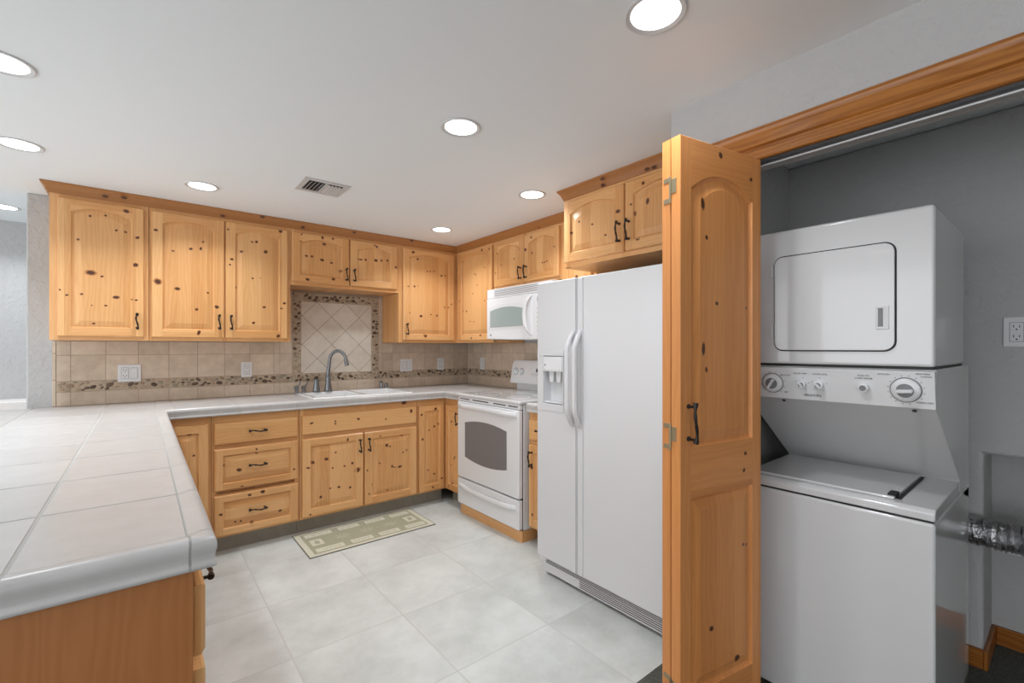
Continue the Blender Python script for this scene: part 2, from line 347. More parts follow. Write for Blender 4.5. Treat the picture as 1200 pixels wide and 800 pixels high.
# closet: end wall beside the refrigerator, front wall with the door opening, back wall with a recess
m_ = MB(); m_.box(1.741, XR, .943, 1.022, 0, ZC); struct(m_.build('wall_fridge_side', 'wall', bevel=.012))
m_ = MB(); m_.prism([(1.022, 0), (1.022, ZC+.02), (-3.0, ZC+.02), (-3.0, 0), (-.85, 0), (-.85, 1.912), (.79, 1.912), (.79, 0)], 1.622, 1.74, axes='yz')
struct(m_.build('wall_closet_front', 'wall', bevel=.012, seg=3))
m_ = MB(); m_.prism([(-3.6, 0), (-1.9, 0), (-1.9, 2.04), (-.5, 2.04), (-.5, 0), (1.62, 0), (1.62, ZC), (-3.6, ZC)], -3.1, -3.0, axes='xz'); struct(m_.build('wall_light_block', 'wall'))  # added unseen wall, its opening sized to limit light from behind the camera
m_ = MB(); m_.prism([(.24, 0), (1.022, 0), (1.022, ZC), (-.97, ZC), (-.97, .857), (.24, .857)], XR, 2.88, axes='yz'); m_.box(2.872, 3.0, -.97, .5, 0, 1.0)
struct(m_.build('wall_closet_back', 'wall', bevel=.018, seg=4))
sbox('wall_closet_end', 1.74, 3.0, -.97, -.85, 0, ZC, mat='wall')
m_ = MB(); m_.box(XR-.014, XR, .24, .943, .004, .082, grain='y'); m_.box(XR-.014, 2.872, .226, .24, .004, .082, grain='x')
struct(m_.build('baseboard_closet', 'casing', bevel=.003))
m_ = MB(); m_.box(2.858, 2.872, -.85, .226, .004, .082, grain='y')
struct(m_.build('baseboard_recess', 'casing', bevel=.003))
# door casing over the closet opening: stepped moulding, with side leg
def casing_prof(z0):
    return [(0, z0), (.012, z0), (.016, z0+.004), (.017, z0+.030), (.012, z0+.034), (.012, z0+.040), (.020, z0+.046), (.020, z0+.078), (.024, z0+.084), (.026, z0+.094), (.022, z0+.104), (.012, z0+.110), (0, z0+.110)]
m_ = MB(); m_.sweep([(1.622, .90), (1.622, -.96)], casing_prof(1.912), side=1)
struct(m_.build('trim_2', 'casing', smooth=25), 'amber pine door casing over the laundry closet')
m_ = MB(); m_.box(1.600, 1.622, .79, .90, .004, 1.912); m_.box(1.600, 1.622, -.96, -.85, .004, 1.912)
struct(m_.build('trim_3', 'casing', bevel=.004))
m_ = MB(); m_.box(1.622, 1.74, .775, .79, .004, 1.9115); m_.box(1.622, 1.74, -.85, -.835, .004, 1.9115)
struct(m_.build('trim_4', 'casing'))
m_ = MB(); m_.box(1.624, 1.648, -.83, .77, 1.904, 1.9115); m_.box(1.648, 1.651, -.83, .77, 1.899, 1.9115, mat=1)
tag(m_.build('door_track', ['dark', 'white']), 'thin metal bifold track under the closet door head', 'door track')

# ------------------------------------------------------------------ pine doors and cabinets
def ztop(x, op):
    ix0, ix1, iz0, iz1, arch = op
    s_ = (x-(ix0+ix1)/2)/((ix1-ix0)/2); s_ = max(-1, min(1, s_))
    return iz1+arch*(1-s_*s_)
PROF = [(0, 0), (.002, .005), (.006, .0095), (.0105, .0105), (.012, .0085), (.038, .0025), (.041, .0015)]
def contour(op, d, N=14):
    ix0, ix1, iz0, iz1, arch = op
    pts = [(ix0+d, iz0+d), (ix1-d, iz0+d)]
    for i in range(N+1):
        x = ix1-d-(ix1-ix0-2*d)*i/N
        xo = ix1-(ix1-ix0)*i/N
        pts.append((x, ztop(xo, op)-d))
    return pts
def raised_panel(mb, op, yf, scale=1, grain='z'):
    mb.board(); prev = None
    for d, dep in PROF:
        c_ = [(x, yf+dep, z) for x, z in contour(op, d*scale)]
        if prev:
            for i in range(len(c_)):
                j = (i+1) % len(c_); mb.poly([prev[i], prev[j], c_[j], c_[i]], 0, grain)
        prev = c_
    mb.poly(prev, 0, grain)
def height(x, z, ops, scale=1):
    for op in ops:
        if op[0] < x < op[1] and op[2] < z < ztop(x, op):
            d = min(x-op[0], op[1]-x, z-op[2], ztop(x, op)-z)/scale
            for (a, ha), (b_, hb) in zip(PROF, PROF[1:]):
                if d <= b_: return ha+(hb-ha)*(d-a)/(b_-a)
            return PROF[-1][1]
    return 0
def add_knots(mb, kn, rect, yf, ops, m0=1, scale=1):
    x0, x1, z0, z1 = rect
    for (x, z, r, asp) in kn:
        if not (x0+.003 < x < x1-.003 and z0+.003 < z < z1-.003): continue
        r *= .86; rx, rz = r*math.sqrt(asp), r/math.sqrt(asp); ph = random.uniform(0, 6.28); tilt = random.uniform(-.25, .25)
        layers = [(1.0, m0, .00045), (1.35, m0+1, .0003)]
        if r > .01: layers.append((1.75, m0+2, .00015))
        for k, mt, lift in layers:
            pts = []
            for i in range(14):
                a = 2*PI*i/14; q = k*(1+.10*math.sin(2*a+ph)+.06*math.sin(5*a+ph))
                ex, ez = rx*q*math.cos(a), rz*q*math.sin(a)
                px = x+ex*math.cos(tilt)-ez*math.sin(tilt); pz = z+ex*math.sin(tilt)+ez*math.cos(tilt)
                px = max(x0+.002, min(x1-.002, px)); pz = max(z0+.002, min(z1-.002, pz))
                pts.append((px, yf+height(px, pz, ops, scale)-lift, pz))
            cpt = (x, yf+height(x, z, ops, scale)-lift, z)
            for i in range(14): mb.poly([pts[i], pts[(i+1) % 14], cpt], mt)
def slab_edges(mb, x0, x1, z0, z1, yf, yb, c, grain):
    F = [(x0+c, yf, z0+c), (x1-c, yf, z0+c), (x1-c, yf, z1-c), (x0+c, yf, z1-c)]
    O = [(x0, yf+c, z0), (x1, yf+c, z0), (x1, yf+c, z1), (x0, yf+c, z1)]
    B = [(x0, yb, z0), (x1, yb, z0), (x1, yb, z1), (x0, yb, z1)]
    for i in range(4):
        j = (i+1) % 4; mb.poly([F[i], F[j], O[j], O[i]], 0, grain); mb.poly([O[i], O[j], B[j], B[i]], 0, grain)
    mb.poly(B[::-1], 0, grain)
    return F
def rnd_knots(x0, x1, z0, z1, n):
    return [(random.uniform(x0, x1), random.uniform(z0, z1), random.choice([.0045, .006, .006, .0085, .011]), 1.2) for _ in range(n)]
def door(parent, x0, x1, z0, z1, knots=None, arch=.034, sw=.052, rt=.040, rb=.050, t_=.02, name='door', grain='z', mats=None, yb=-.001, c=.005, ops=None, midrails=None):
    mb = MB(); yf = yb-t_; scale = 1.0
    slab_edges(mb, x0, x1, z0, z1, yf, yb, c, grain)
    if ops is None:
        ops = [(x0+sw, x1-sw, z0+rb, z1-rt-arch, arch)]
    X0, X1, Z0, Z1 = x0+c, x1-c, z0+c, z1-c
    ix0, ix1 = ops[0][0], ops[0][1]
    mb.board(); mb.poly([(X0, yf, Z0), (ix0, yf, Z0), (ix0, yf, Z1), (X0, yf, Z1)], 0, 'z')
    mb.board(); mb.poly([(ix1, yf, Z0), (X1, yf, Z0), (X1, yf, Z1), (ix1, yf, Z1)], 0, 'z')
    zlo = Z0
    for op in sorted(ops, key=lambda q: q[2]):
        mb.board(); mb.poly([(ix0, yf, zlo), (ix1, yf, zlo), (ix1, yf, op[2]), (ix0, yf, op[2])], 0, 'x')
        raised_panel(mb, op, yf, scale, grain)
        zlo = None; last = op
        nxt = [q for q in ops if q[2] > op[2]]
        if nxt: zlo = op[3]
    mb.board(); cc_ = contour(last, 0)[2:]
    for a, b_ in zip(cc_, cc_[1:]):
        mb.poly([(b_[0], yf, b_[1]), (a[0], yf, a[1]), (a[0], yf, Z1), (b_[0], yf, Z1)], 0, 'x')
    if knots: add_knots(mb, knots, (X0, X1, Z0, Z1), yf, ops)
    return mb.build(name, mats or ['pine', 'knot', 'knot_ring', 'knot_ring2'], parent, smooth=20, recalc=False)
def slab(parent, x0, x1, z0, z1, knots=None, name='drawer', t_=.02, yb=-.001):
    mb = MB(); yf = yb-t_
    F = slab_edges(mb, x0, x1, z0, z1, yf, yb, .007, 'x'); mb.poly(F, 0, 'x')
    if knots: add_knots(mb, knots, (x0+.007, x1-.007, z0+.007, z1-.007), yf, [])
    return mb.build(name, ['pine', 'knot', 'knot_ring', 'knot_ring2'], parent, smooth=20, recalc=False)
def pull(parent, cx, cz, yf, vertical=True, L=.098, name='handle'):
    mb = MB(); n = 15; pts = []; rad = []
    for i in range(n):
        s_ = i/(n-1); a = (s_-.5)*L; wob = .0045*math.sin(s_*2*PI*1.0+.4); lift = .026+.004*math.sin(PI*s_)
        p = (cx+wob, yf-lift, cz+a) if vertical else (cx+a, yf-lift, cz+wob)
        pts.append(p); rad.append(.0036+.0022*abs(math.sin(s_*PI*3.5+.6))*(1.1 if s_ in (0, 1) else .7)+(.0022 if i in (0, 1, n-2, n-1) else 0))
    mb.tube(pts, rad, 8)
    for s_ in (-.40, .40):
        a = s_*L; p0 = (cx, yf, cz+a) if vertical else (cx+a, yf, cz); p1 = (p0[0], yf-.026, p0[2])
        mb.tube([p0, (p0[0], yf-.004, p0[2]), (p0[0], yf-.006, p0[2]), p1], [.0075, .007, .0042, .0042], 8)
    return mb.build(name, 'iron', parent)
def carcass(parent, w_, z0, z1, depth, stiles, rails, toe=False, frame_knots=None, hollow=False):
    mb = MB()
    if hollow:
        for q in ((0, .018, .018, depth, z0, z1), (w_-.018, w_, .018, depth, z0, z1), (.018, w_-.018, .018, depth, z0, z0+.018), (.018, w_-.018, depth-.012, depth, z0+.018, z1)): mb.box(*q)
    else: mb.box(0, w_, .018, depth, z0, z1)
    mb.build('body', ['pine'], parent)
    mb = MB()
    for a, b_ in stiles: mb.board(); mb.box(a, b_, 0, .018, z0, z1)
    for a, b_, c_, d in rails: mb.board(); mb.box(a, b_, 0.0005, .018, c_, d, grain='x')
    if frame_knots: add_knots(mb, frame_knots, (0, w_, z0, z1), 0, [])
    mb.build('face_frame', ['pine', 'knot', 'knot_ring', 'knot_ring2'], parent, smooth=20)
    if toe:
        mb = MB(); mb.box(0, w_, .07, .085, 0.0, z0-.001, grain='x'); mb.build('toe_kick', 'toe', parent)
        mb = MB(); mb.box(0.002, w_-.002, .0855, depth, 0.0, z0-.001); mb.build('plinth', 'pine', parent)
def LB(key, ox): return [(a-ox, z, r, q) for a, z, r, q in KNOTS[key]]          # back wall: world x -> cabinet x
def LR(key, oy): return [(oy-a, z, r, q) for a, z, r, q in KNOTS[key]]          # right wall: world y -> cabinet x
ZU0, ZU1, DU = 1.324, ZC-.002, .330
YU = 3.628
# upper cabinets, back wall
def upper_back(label, X0, X1, z0, doors, stiles, midz=None):
    c_ = thing('upper_cabinet', label, 'cabinet', (X0, YU, 0))
    w_ = X1-X0
    carcass(c_, w_-.001, z0, ZU1, DU-.002, [(a-X0, b_-X0) for a, b_ in stiles], [(.0, w_-.001, z0, z0+.03), (0, w_-.001, 2.125, ZU1)])
    for (a, b_, d0, d1, key, hx, hz) in doors:
        d = door(c_, a-X0, b_-X0, d0, d1, LB(key, X0), sw=.055 if b_-a > .3 else .05)
        pull(d, hx-X0, hz, -.021)
    return c_
upper_back('leftmost knotty pine wall cabinet with one wide arched door', -.402, .034, ZU0,
           [(-.368, .012, 1.345, 2.130, 'u1', -.022, 1.44)], [(-.402, -.36), (.0, .033)])
upper_back('double-door knotty pine wall cabinet left of the sink', .035, .842, ZU0,
           [(.046, .430, 1.345, 2.130, 'u2', .400, 1.45), (.438, .822, 1.345, 2.130, 'u3', .468, 1.45)], [(.036, .06), (.42, .45), (.80, .842)])
upper_back('short two-door knotty pine wall cabinet above the sink', .843, 1.685, 1.742,
           [(.850, 1.266, 1.768, 2.130, 's1', 1.240, 1.85), (1.274, 1.668, 1.768, 2.130, 's2', 1.302, 1.85)], [(.844, .87), (1.25, 1.29), (1.65, 1.685)])
upper_back('single-door knotty pine wall cabinet right of the sink, by the room corner', 1.686, 2.263, ZU0,
           [(1.722, 2.228, 1.345, 2.130, 'u5', 1.752, 1.44)], [(1.687, 1.74), (2.21, 2.263)])
# upper cabinets, right wall (front faces -x)
XU = 2.264
def right_cab(name, label, x, ya, yb_, rz=-PI/2): return thing(name, label, 'cabinet', (x, ya, 0), rz)
c_ = right_cab('upper_cabinet', 'single-door knotty pine wall cabinet between room corner and microwave', XU, 3.627, 3.047)
carcass(c_, .574, ZU0, ZU1, .33, [(0, .05), (.555, .574)], [(0, .574, ZU0, ZU0+.03), (0, .574, 2.125, ZU1)])
door(c_, 3.627-3.580, 3.627-3.056, 1.345, 2.130, LR('r1', 3.627))
c_ = right_cab('upper_cabinet', 'short two-door knotty pine wall cabinet above the microwave', XU, 3.046, 2.263)
carcass(c_, .782, 1.757, ZU1, .33, [(0, .03), (.37, .41), (.75, .782)], [(0, .782, 1.757, 1.787), (0, .782, 2.125, ZU1)])
d = door(c_, .018, .393, 1.777, 2.130, LR('r2', 3.046)); pull(d, .365, 1.85, -.021)
d = door(c_, .401, .774, 1.777, 2.130, LR('r3', 3.046)); pull(d, .430, 1.85, -.021)
c_ = right_cab('upper_cabinet', 'narrow pine wall cabinet tucked between microwave and refrigerator cabinet', XU, 2.262, 1.95)
carcass(c_, .311, ZU0, ZU1, .33, [(0, .04), (.27, .311)], [(0, .311, ZU0, ZU0+.03), (0, .311, 2.125, ZU1)])
door(c_, .03, .285, 1.345, 2.130, rnd_knots(.03, .28, 1.35, 2.1, 9), sw=.048)
c_ = right_cab('refrigerator_cabinet', 'deep knotty pine cabinet with two arched doors above the refrigerator', 1.950, 1.925, 1.03)
carcass(c_, .897, 1.752, ZU1, .645, [(0, .04), (.42, .47), (.86, .897)], [(0, .897, 1.752, 1.785), (0, .897, 2.125, ZU1)])
d = door(c_, .012, .443, 1.777, 2.130, LR('f1', 1.925)); pull(d, .418, 1.88, -.021, L=.11)
d = door(c_, .452, .885, 1.777, 2.130, LR('f2', 1.925)); pull(d, .478, 1.88, -.021, L=.11)
# crown mouldings
CP = [(0, 2.150), (.005, 2.150), (.007, 2.160), (.012, 2.168), (.014, 2.176), (.024, 2.190), (.030, 2.197), (.034, 2.199), (.034, 2.2075), (0, 2.2075)]
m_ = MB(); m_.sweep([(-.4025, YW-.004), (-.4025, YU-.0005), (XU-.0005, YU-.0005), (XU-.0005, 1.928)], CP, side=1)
def crown_knots(mb, lst, f):
    for a, z, r, q in lst:
        zz = max(2.158, min(2.198, z)); o_ = .010+(.026*(zz-2.158)/.04)+.0026; r = min(r, .012)
        for k, mt, e in ((1.0, 1, .0006), (1.3, 2, .0003)):
            pts = []
            for i in range(12):
                an = 2*PI*i/12; da, dz = r*k*1.2*math.cos(an), r*k*.6*math.sin(an)
                pts.append(f(a+da, zz+dz, o_+e+dz*.65))
            mb.poly(pts, mt)
crown_knots(m_, KNOTS['crown'], lambda a, z, o_: (a, YU-o_, z))
crown_knots(m_, KNOTS['crown_r'], lambda a, z, o_: (XU-o_, a, z))
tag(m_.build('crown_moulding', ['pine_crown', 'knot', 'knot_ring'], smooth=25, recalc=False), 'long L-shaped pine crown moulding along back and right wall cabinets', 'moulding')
m_ = MB(); m_.sweep([(XU-.04, 1.9255), (1.9495, 1.9255), (1.9495, 1.03)], CP, side=1)
crown_knots(m_, KNOTS['crown_f'], lambda a, z, o_: (1.9495-o_, a, z))
tag(m_.build('crown_moulding', ['pine_crown', 'knot', 'knot_ring'], smooth=25, recalc=False), 'short pine crown moulding on the cabinet above the refrigerator', 'moulding')

# ------------------------------------------------------------------ base cabinets
ZB0, ZB1, YB, XB = .106, .862, 3.342, 1.977
def base_back(label, X0, X1, stiles, rails, fk=None, hollow=False):
    c_ = thing('base_cabinet', label, 'cabinet', (X0, YB, 0)); w_ = X1-X0
    carcass(c_, w_-.001, ZB0, ZB1, .60, [(a-X0, b_-X0) for a, b_ in stiles], [(a-X0, b_-X0, q, r) for a, b_, q, r in rails], True, fk, hollow)
    return c_
c_ = base_back('corner pine base cabinet half hidden behind the peninsula', .078, .329, [(.079, .12), (.30, .329)], [(.079, .328, .106, .14), (.079, .328, .80, .862)])
door(c_, .010, .237, .120, .818, LB('b0', .078), arch=0, sw=.05, rt=.05)
c_ = base_back('pine base cabinet with three stacked drawers', .330, .832, [(.331, .36), (.80, .831)], [(.331, .831, .106, .14), (.331, .831, .355, .375), (.331, .831, .64, .69), (.331, .831, .80, .862)])
d = slab(c_, .013, .489, .682, .814, LB('dr1', .33)); pull(d, .247, .752, -.021, False, .105)
d = door(c_, .013, .489, .398, .655, LB('dr2', .33), arch=0, sw=.045, rt=.040, rb=.040, name='drawer', grain='x'); pull(d, .247, .535, -.021, False, .105)
d = door(c_, .013, .489, .120, .368, LB('dr3', .33), arch=0, sw=.045, rt=.040, rb=.040, name='drawer', grain='x'); pull(d, .247, .252, -.021, False, .105)
c_ = base_back('pine sink base cabinet with false front over two doors', .833, 1.712, [(.834, .86), (1.25, 1.29), (1.69, 1.711)], [(.834, 1.711, .106, .14), (.834, 1.711, .64, .69), (.834, 1.711, .80, .862)], [(a-.833, z, r, q) for a, z, r, q in KNOTS['frame_b']], True)
slab(c_, .012, .868, .683, .814, LB('fd', .833), name='false_front')
d = door(c_, .012, .435, .120, .655, LB('b1', .833), arch=0, sw=.055, rt=.052); pull(d, .407, .565, -.021)
d = door(c_, .446, .868, .120, .655, LB('b2', .833), arch=0, sw=.055, rt=.052); pull(d, .475, .565, -.021)
c_ = base_back('narrow knotty pine base cabinet left of the inside corner', 1.713, 1.976, [(1.714, 1.74), (1.94, 1.976)], [(1.714, 1.975, .106, .14), (1.714, 1.975, .80, .862)])
door(c_, .010, .238, .120, .814, LB('b3', 1.713), arch=0, sw=.045, rt=.045)
# right wall base: narrow door beside the range, narrow drawer unit between range and refrigerator
c_ = right_cab('base_cabinet', 'narrow knotty pine base cabinet between inside corner and range', XB, 3.341, 3.06)
carcass(c_, .279, ZB0, ZB1, .60, [(0, .03), (.25, .279)], [(0, .279, .106, .14), (0, .279, .80, .862)], True)
d = door(c_, .026, .262, .120, .814, rnd_knots(.03, .25, .14, .8, 8), arch=0, sw=.045, rt=.045); pull(d, .232, .715, -.021)
c_ = right_cab('base_cabinet', 'narrow pine drawer and door cabinet between range and refrigerator', XB, 2.272, 1.95)
carcass(c_, .321, ZB0, ZB1, .60, [(0, .03), (.29, .321)], [(0, .321, .106, .14), (0, .321, .64, .69), (0, .321, .80, .862)], True)
d = slab(c_, .012, .30, .683, .814, rnd_knots(.02, .3, .69, .8, 2)); pull(d, .156, .752, -.021, False)
d = door(c_, .012, .30, .120, .655, rnd_knots(.02, .3, .14, .64, 7), arch=0, sw=.05, rt=.05); pull(d, .045, .565, -.021)

# ------------------------------------------------------------------ peninsula (front faces +x)
XP = .075
def pen_cab(label, y0, y1): return thing('peninsula_cabinet', label, 'cabinet', (XP, y0, 0), PI/2)
c_ = pen_cab('peninsula end cabinet with drawer over door under the near counter corner', 1.06, 1.52)
carcass(c_, .459, ZB0, ZB1, .60, [(0, .03), (.43, .459)], [(0, .459, .106, .14), (0, .459, .80, .862)], True)
d = slab(c_, .004, .447, .690, .825); pull(d, .235, .757, -.021, False, .105)
d = door(c_, .004, .447, .120, .664, rnd_knots(.02, .44, .14, .64, 6), arch=0, sw=.055, rt=.05); pull(d, .420, .56, -.021)
mb = MB(); mb.box(-.012, -.001, .0, .62, 0, ZB1); mb.build('end_panel', 'veneer', c_)
c_ = pen_cab('peninsula cabinet with two doors between the end cabinet and dishwasher', 1.521, 2.48)
carcass(c_, .958, ZB0, ZB1, .60, [(0, .03), (.46, .5), (.93, .958)], [(0, .958, .106, .14), (0, .958, .80, .862)], True)
for a in (.012, .485):
    d = slab(c_, a, a+.462, .683, .814); pull(d, a+.231, .75, -.021, False)
    d = door(c_, a, a+.462, .120, .655, rnd_knots(a, a+.45, .14, .64, 9), arch=0, sw=.055, rt=.05); pull(d, a+(.43 if a < .1 else .03), .565, -.021)
dw = thing('dishwasher', 'white dishwasher set in the peninsula, its door edge peeping past the counter', 'dishwasher', (XP, 2.482, 0), PI/2)
mb = MB(); mb.box(.004, .610, .0, .58, .02, .860); mb.build('body', 'white', dw, bevel=.003)
mb = MB(); mb.box(.006, .608, -.048, -.002, .120, .730); d = mb.build('door', 'white', dw, bevel=.008, seg=3)
mb = MB(); mb.box(.006, .608, -.055, -.002, .735, .832); mb.build('control_panel', 'white', dw, bevel=.010, seg=3)
mb = MB(); mb.box(.20, .41, -.062, -.0545, .745, .775); mb.build('handle', 'plastic', dw, bevel=.003)
mb = MB(); mb.box(.02, .594, -.001, .0, .02, .115); mb.build('toe_panel', 'dark', dw)
c_ = pen_cab('pine filler cabinet between dishwasher and back run', 3.094, 3.34)
carcass(c_, .246, ZB0, ZB1, .60, [(0, .246)], [], True)

# ------------------------------------------------------------------ tiled countertop
CZ = .917
NOSE = [(-.042, CZ-.004), (-.042, CZ+.0005), (-.034, CZ+.0015), (-.022, CZ+.0045), (-.012, CZ+.0050), (-.005, CZ+.0025), (-.001, CZ-.003), (0, CZ-.010), (.0, CZ-.018), (-.0025, CZ-.026), (-.0032, CZ-.036), (-.0030, CZ-.042), (-.0008, CZ-.0445), (-.0005, CZ-.050), (-.0025, CZ-.0530), (-.012, CZ-.0535), (-.012, CZ-.045), (-.020, CZ-.008)]
UNDER = [(a-.0022, z-.0012) for a, z in NOSE]
XO, YE, YI = .112, 1.035, 3.312     # outer edge of peninsula, near end, front edge of the back run
ct = thing('tiled_countertop', 'white tiled L-shaped countertop of peninsula and sink run', 'countertop', (0, 0, 0))
XL0 = -.80
mb = MB()
GZ = CZ-.0016
mb.prism([(XL0+.03, YE+.03), (XO-.03, YE+.03), (XO-.03, YI+.03), (.935, YI+.03), (.935, YW-.001), (XL0+.03, YW-.001)], .8665, GZ, axes='xy')
mb.prism([(.935, YI+.03), (1.705, YI+.03), (1.705, 3.40), (.935, 3.40)], .8665, GZ, axes='xy')
mb.prism([(.935, 3.875), (1.705, 3.875), (1.705, YW-.001), (.935, YW-.001)], .8665, GZ, axes='xy')
mb.prism([(1.705, YI+.03), (1.99, YI+.03), (1.99, 3.062), (XR-.001, 3.062), (XR-.001, YW-.001), (1.705, YW-.001)], .8665, GZ, axes='xy')
mb.build('substrate', 'grout', ct)
def tile_field(mb, xs, ys, clip=lambda *a: [a], z0=GZ-.002, z1=CZ, gap=.0028, mat=0):
    for xa, xb in zip(xs, xs[1:]):
        for ya, yb_ in zip(ys, ys[1:]):
            for (a, b_, c2, d2) in clip(xa, xb, ya, yb_):
                mb.box(a+gap, b_-gap, c2+gap, d2-gap, z0, z1)
mb = MB()
ys = [YE+.042, 1.407, 1.737, 2.067, 2.397, 2.727, 3.057, YI+.042, 3.66, YW-.001]
tile_field(mb, [XL0+.042, -.503, -.171, XO-.042], ys, gap=.0035)
# back run with the sink opening
xs = [XO-.042, .149, .479, .809, .940]
tile_field(mb, xs, [YI+.042, 3.66, YW-.006])
tile_field(mb, [.940, 1.139, 1.469, 1.700], [YI+.042, 3.405]); tile_field(mb, [.940, 1.139, 1.469, 1.700], [3.870, YW-.006])
tile_field(mb, [1.700, 1.995, 2.265, XR-.006], [YI+.042, 3.66, YW-.006]); tile_field(mb, [1.995, 2.265, XR-.006], [3.064, YI+.042])
mb.build('surface_tiles', 'counter', ct, bevel=.0012)
mb = MB()
path = [(XL0, YW-.002), (XL0, YE), (XO, YE), (XO, YI), (1.947, YI), (1.947, 3.064)]
mb.sweep([path[0], path[1], path[2], path[3], path[4], path[5]], UNDER, side=1)
mb.build('edge_grout', 'grout', ct, smooth=30)
mb = MB()
def nose_run(p, q, cuts, axis, mit0, mit1):
    # pieces between cuts along one straight run; mitred at the ends where the run turns
    pts = [p]+cuts+[q]
    for i, (a, b_) in enumerate(zip(pts, pts[1:])): yield i, len(pts)-1, a, b_
g2 = .0015
def seg(path_, trim0, trim1):
    mb.board(); mb.sweep(path_, NOSE, side=1)
ycuts = [1.084, 1.407, 1.737, 2.067, 2.397, 2.727, 3.057]
xc = [-.503, -.171, .070]
seg([(XL0, YW-.002), (XL0, 3.0)], 0, 0)
for a, b_ in ((3.0, 2.4), (2.4, 1.8), (1.8, 1.2)): seg([(XL0, a-g2), (XL0, b_+g2)], 0, 0)
seg([(XL0, 1.2-g2), (XL0, YE), (-.503-g2, YE)], 0, 0)
seg([(-.503+g2, YE), (-.171-g2*1.5, YE)], 0, 0)
seg([(-.171+g2*1.5, YE), (.070-g2*1.5, YE)], 0, 0)
seg([(.070+g2*1.5, YE), (XO, YE), (XO, 1.084-g2)], 0, 0)
for a, b_ in zip(ycuts, ycuts[1:]): seg([(XO, a+g2), (XO, b_-g2)], 0, 0)
seg([(XO, 3.057+g2), (XO, YI), (.149-g2, YI)], 0, 0)
xcuts = [.149, .479, .809, 1.139, 1.469, 1.799]
for a, b_ in zip(xcuts, xcuts[1:]): seg([(a+g2, YI), (b_-g2, YI)], 0, 0)
seg([(1.799+g2, YI), (1.947, YI), (1.947, 3.20+g2)], 0, 0); seg([(1.947, 3.20-g2), (1.947, 3.064)], 0, 0)
mb.build('edge_tiles', 'counter', ct, smooth=50)
ct2 = thing('tiled_countertop', 'small white tiled countertop between range and refrigerator', 'countertop', (0, 0, 0))
mb = MB(); mb.box(1.99, XR-.001, 1.952, 2.270, .8665, GZ); mb.build('substrate', 'grout', ct2)
mb = MB(); tile_field(mb, [1.990, 2.32, XR-.006], [1.952, 2.270]); mb.build('surface_tiles', 'counter', ct2, bevel=.0012)
mb = MB(); mb.sweep([(1.947, 2.270), (1.947, 1.952)], NOSE, side=1); mb.build('edge_tiles', 'counter', ct2, smooth=50)

# ------------------------------------------------------------------ backsplash
def clip_poly(poly, x0, x1, y0, y1):
    def cl(P, ins, inter):
        out = []
        for i in range(len(P)):
            a, b_ = P[i-1], P[i]
            if ins(b_):
                if not ins(a): out.append(inter(a, b_))
                out.append(b_)
            elif ins(a): out.append(inter(a, b_))
        return out
    for k, v, sg in ((0, x0, 1), (0, x1, -1), (1, y0, 1), (1, y1, -1)):
        if not poly: return []
        def inter(a, b_):
            t_ = (v-a[k])/(b_[k]-a[k]); return tuple(a[i]+(b_[i]-a[i])*t_ for i in (0, 1))
        poly = cl(poly, lambda p: (p[k]-v)*sg >= 0, inter)
    return poly
def splash(root, u0, u1, ustart, zt, holes=(), frame=None):
    # local frame: x along the wall, y=0 the tile face, +y into the wall
    G = .0022
    mb = MB(); mb.box(u0, u1, .0015, .0055, CZ, zt(None))
    mb.build('grout_bed', 'splash_grout', root)
    rows = [(CZ+.002, 1.004), (1.072, 1.2335), (1.2335, 1.397), (1.397, 1.56), (1.56, 1.722), (1.722, 1.90)]
    mb = MB(); us = []
    k = 0
    while ustart+k*.1632 < u1+.17: us.append(ustart+k*.1632); k += 1
    for a, b_ in zip(us, us[1:]):
        for z0, z1 in rows:
            a2, b2 = max(a, u0), min(b_, u1)
            if b2-a2 < .012: continue
            zz = min(z1, zt((a2+b2)/2))
            pieces = [(a2, b2, z0, zz)]
            if frame:
                fx0, fx1, fz0, fz1 = frame; new = []
                for (p, q, r, s_) in pieces:
                    if q <= fx0 or p >= fx1 or s_ <= fz0 or r >= fz1: new.append((p, q, r, s_)); continue
                    if p < fx0: new.append((p, fx0, r, s_))
                    if q > fx1: new.append((fx1, q, r, s_))
                    if s_ > fz1: new.append((max(p, fx0), min(q, fx1), fz1, s_))
                pieces = new
            for (p, q, r, s_) in pieces:
                if s_-r < .006 or q-p < .006: continue
                mb.box(p+G/2, q-G/2, 0, .005, r+G/2, s_-G/2)
    mb.build('field_tiles', 'splash', root, bevel=.0012)
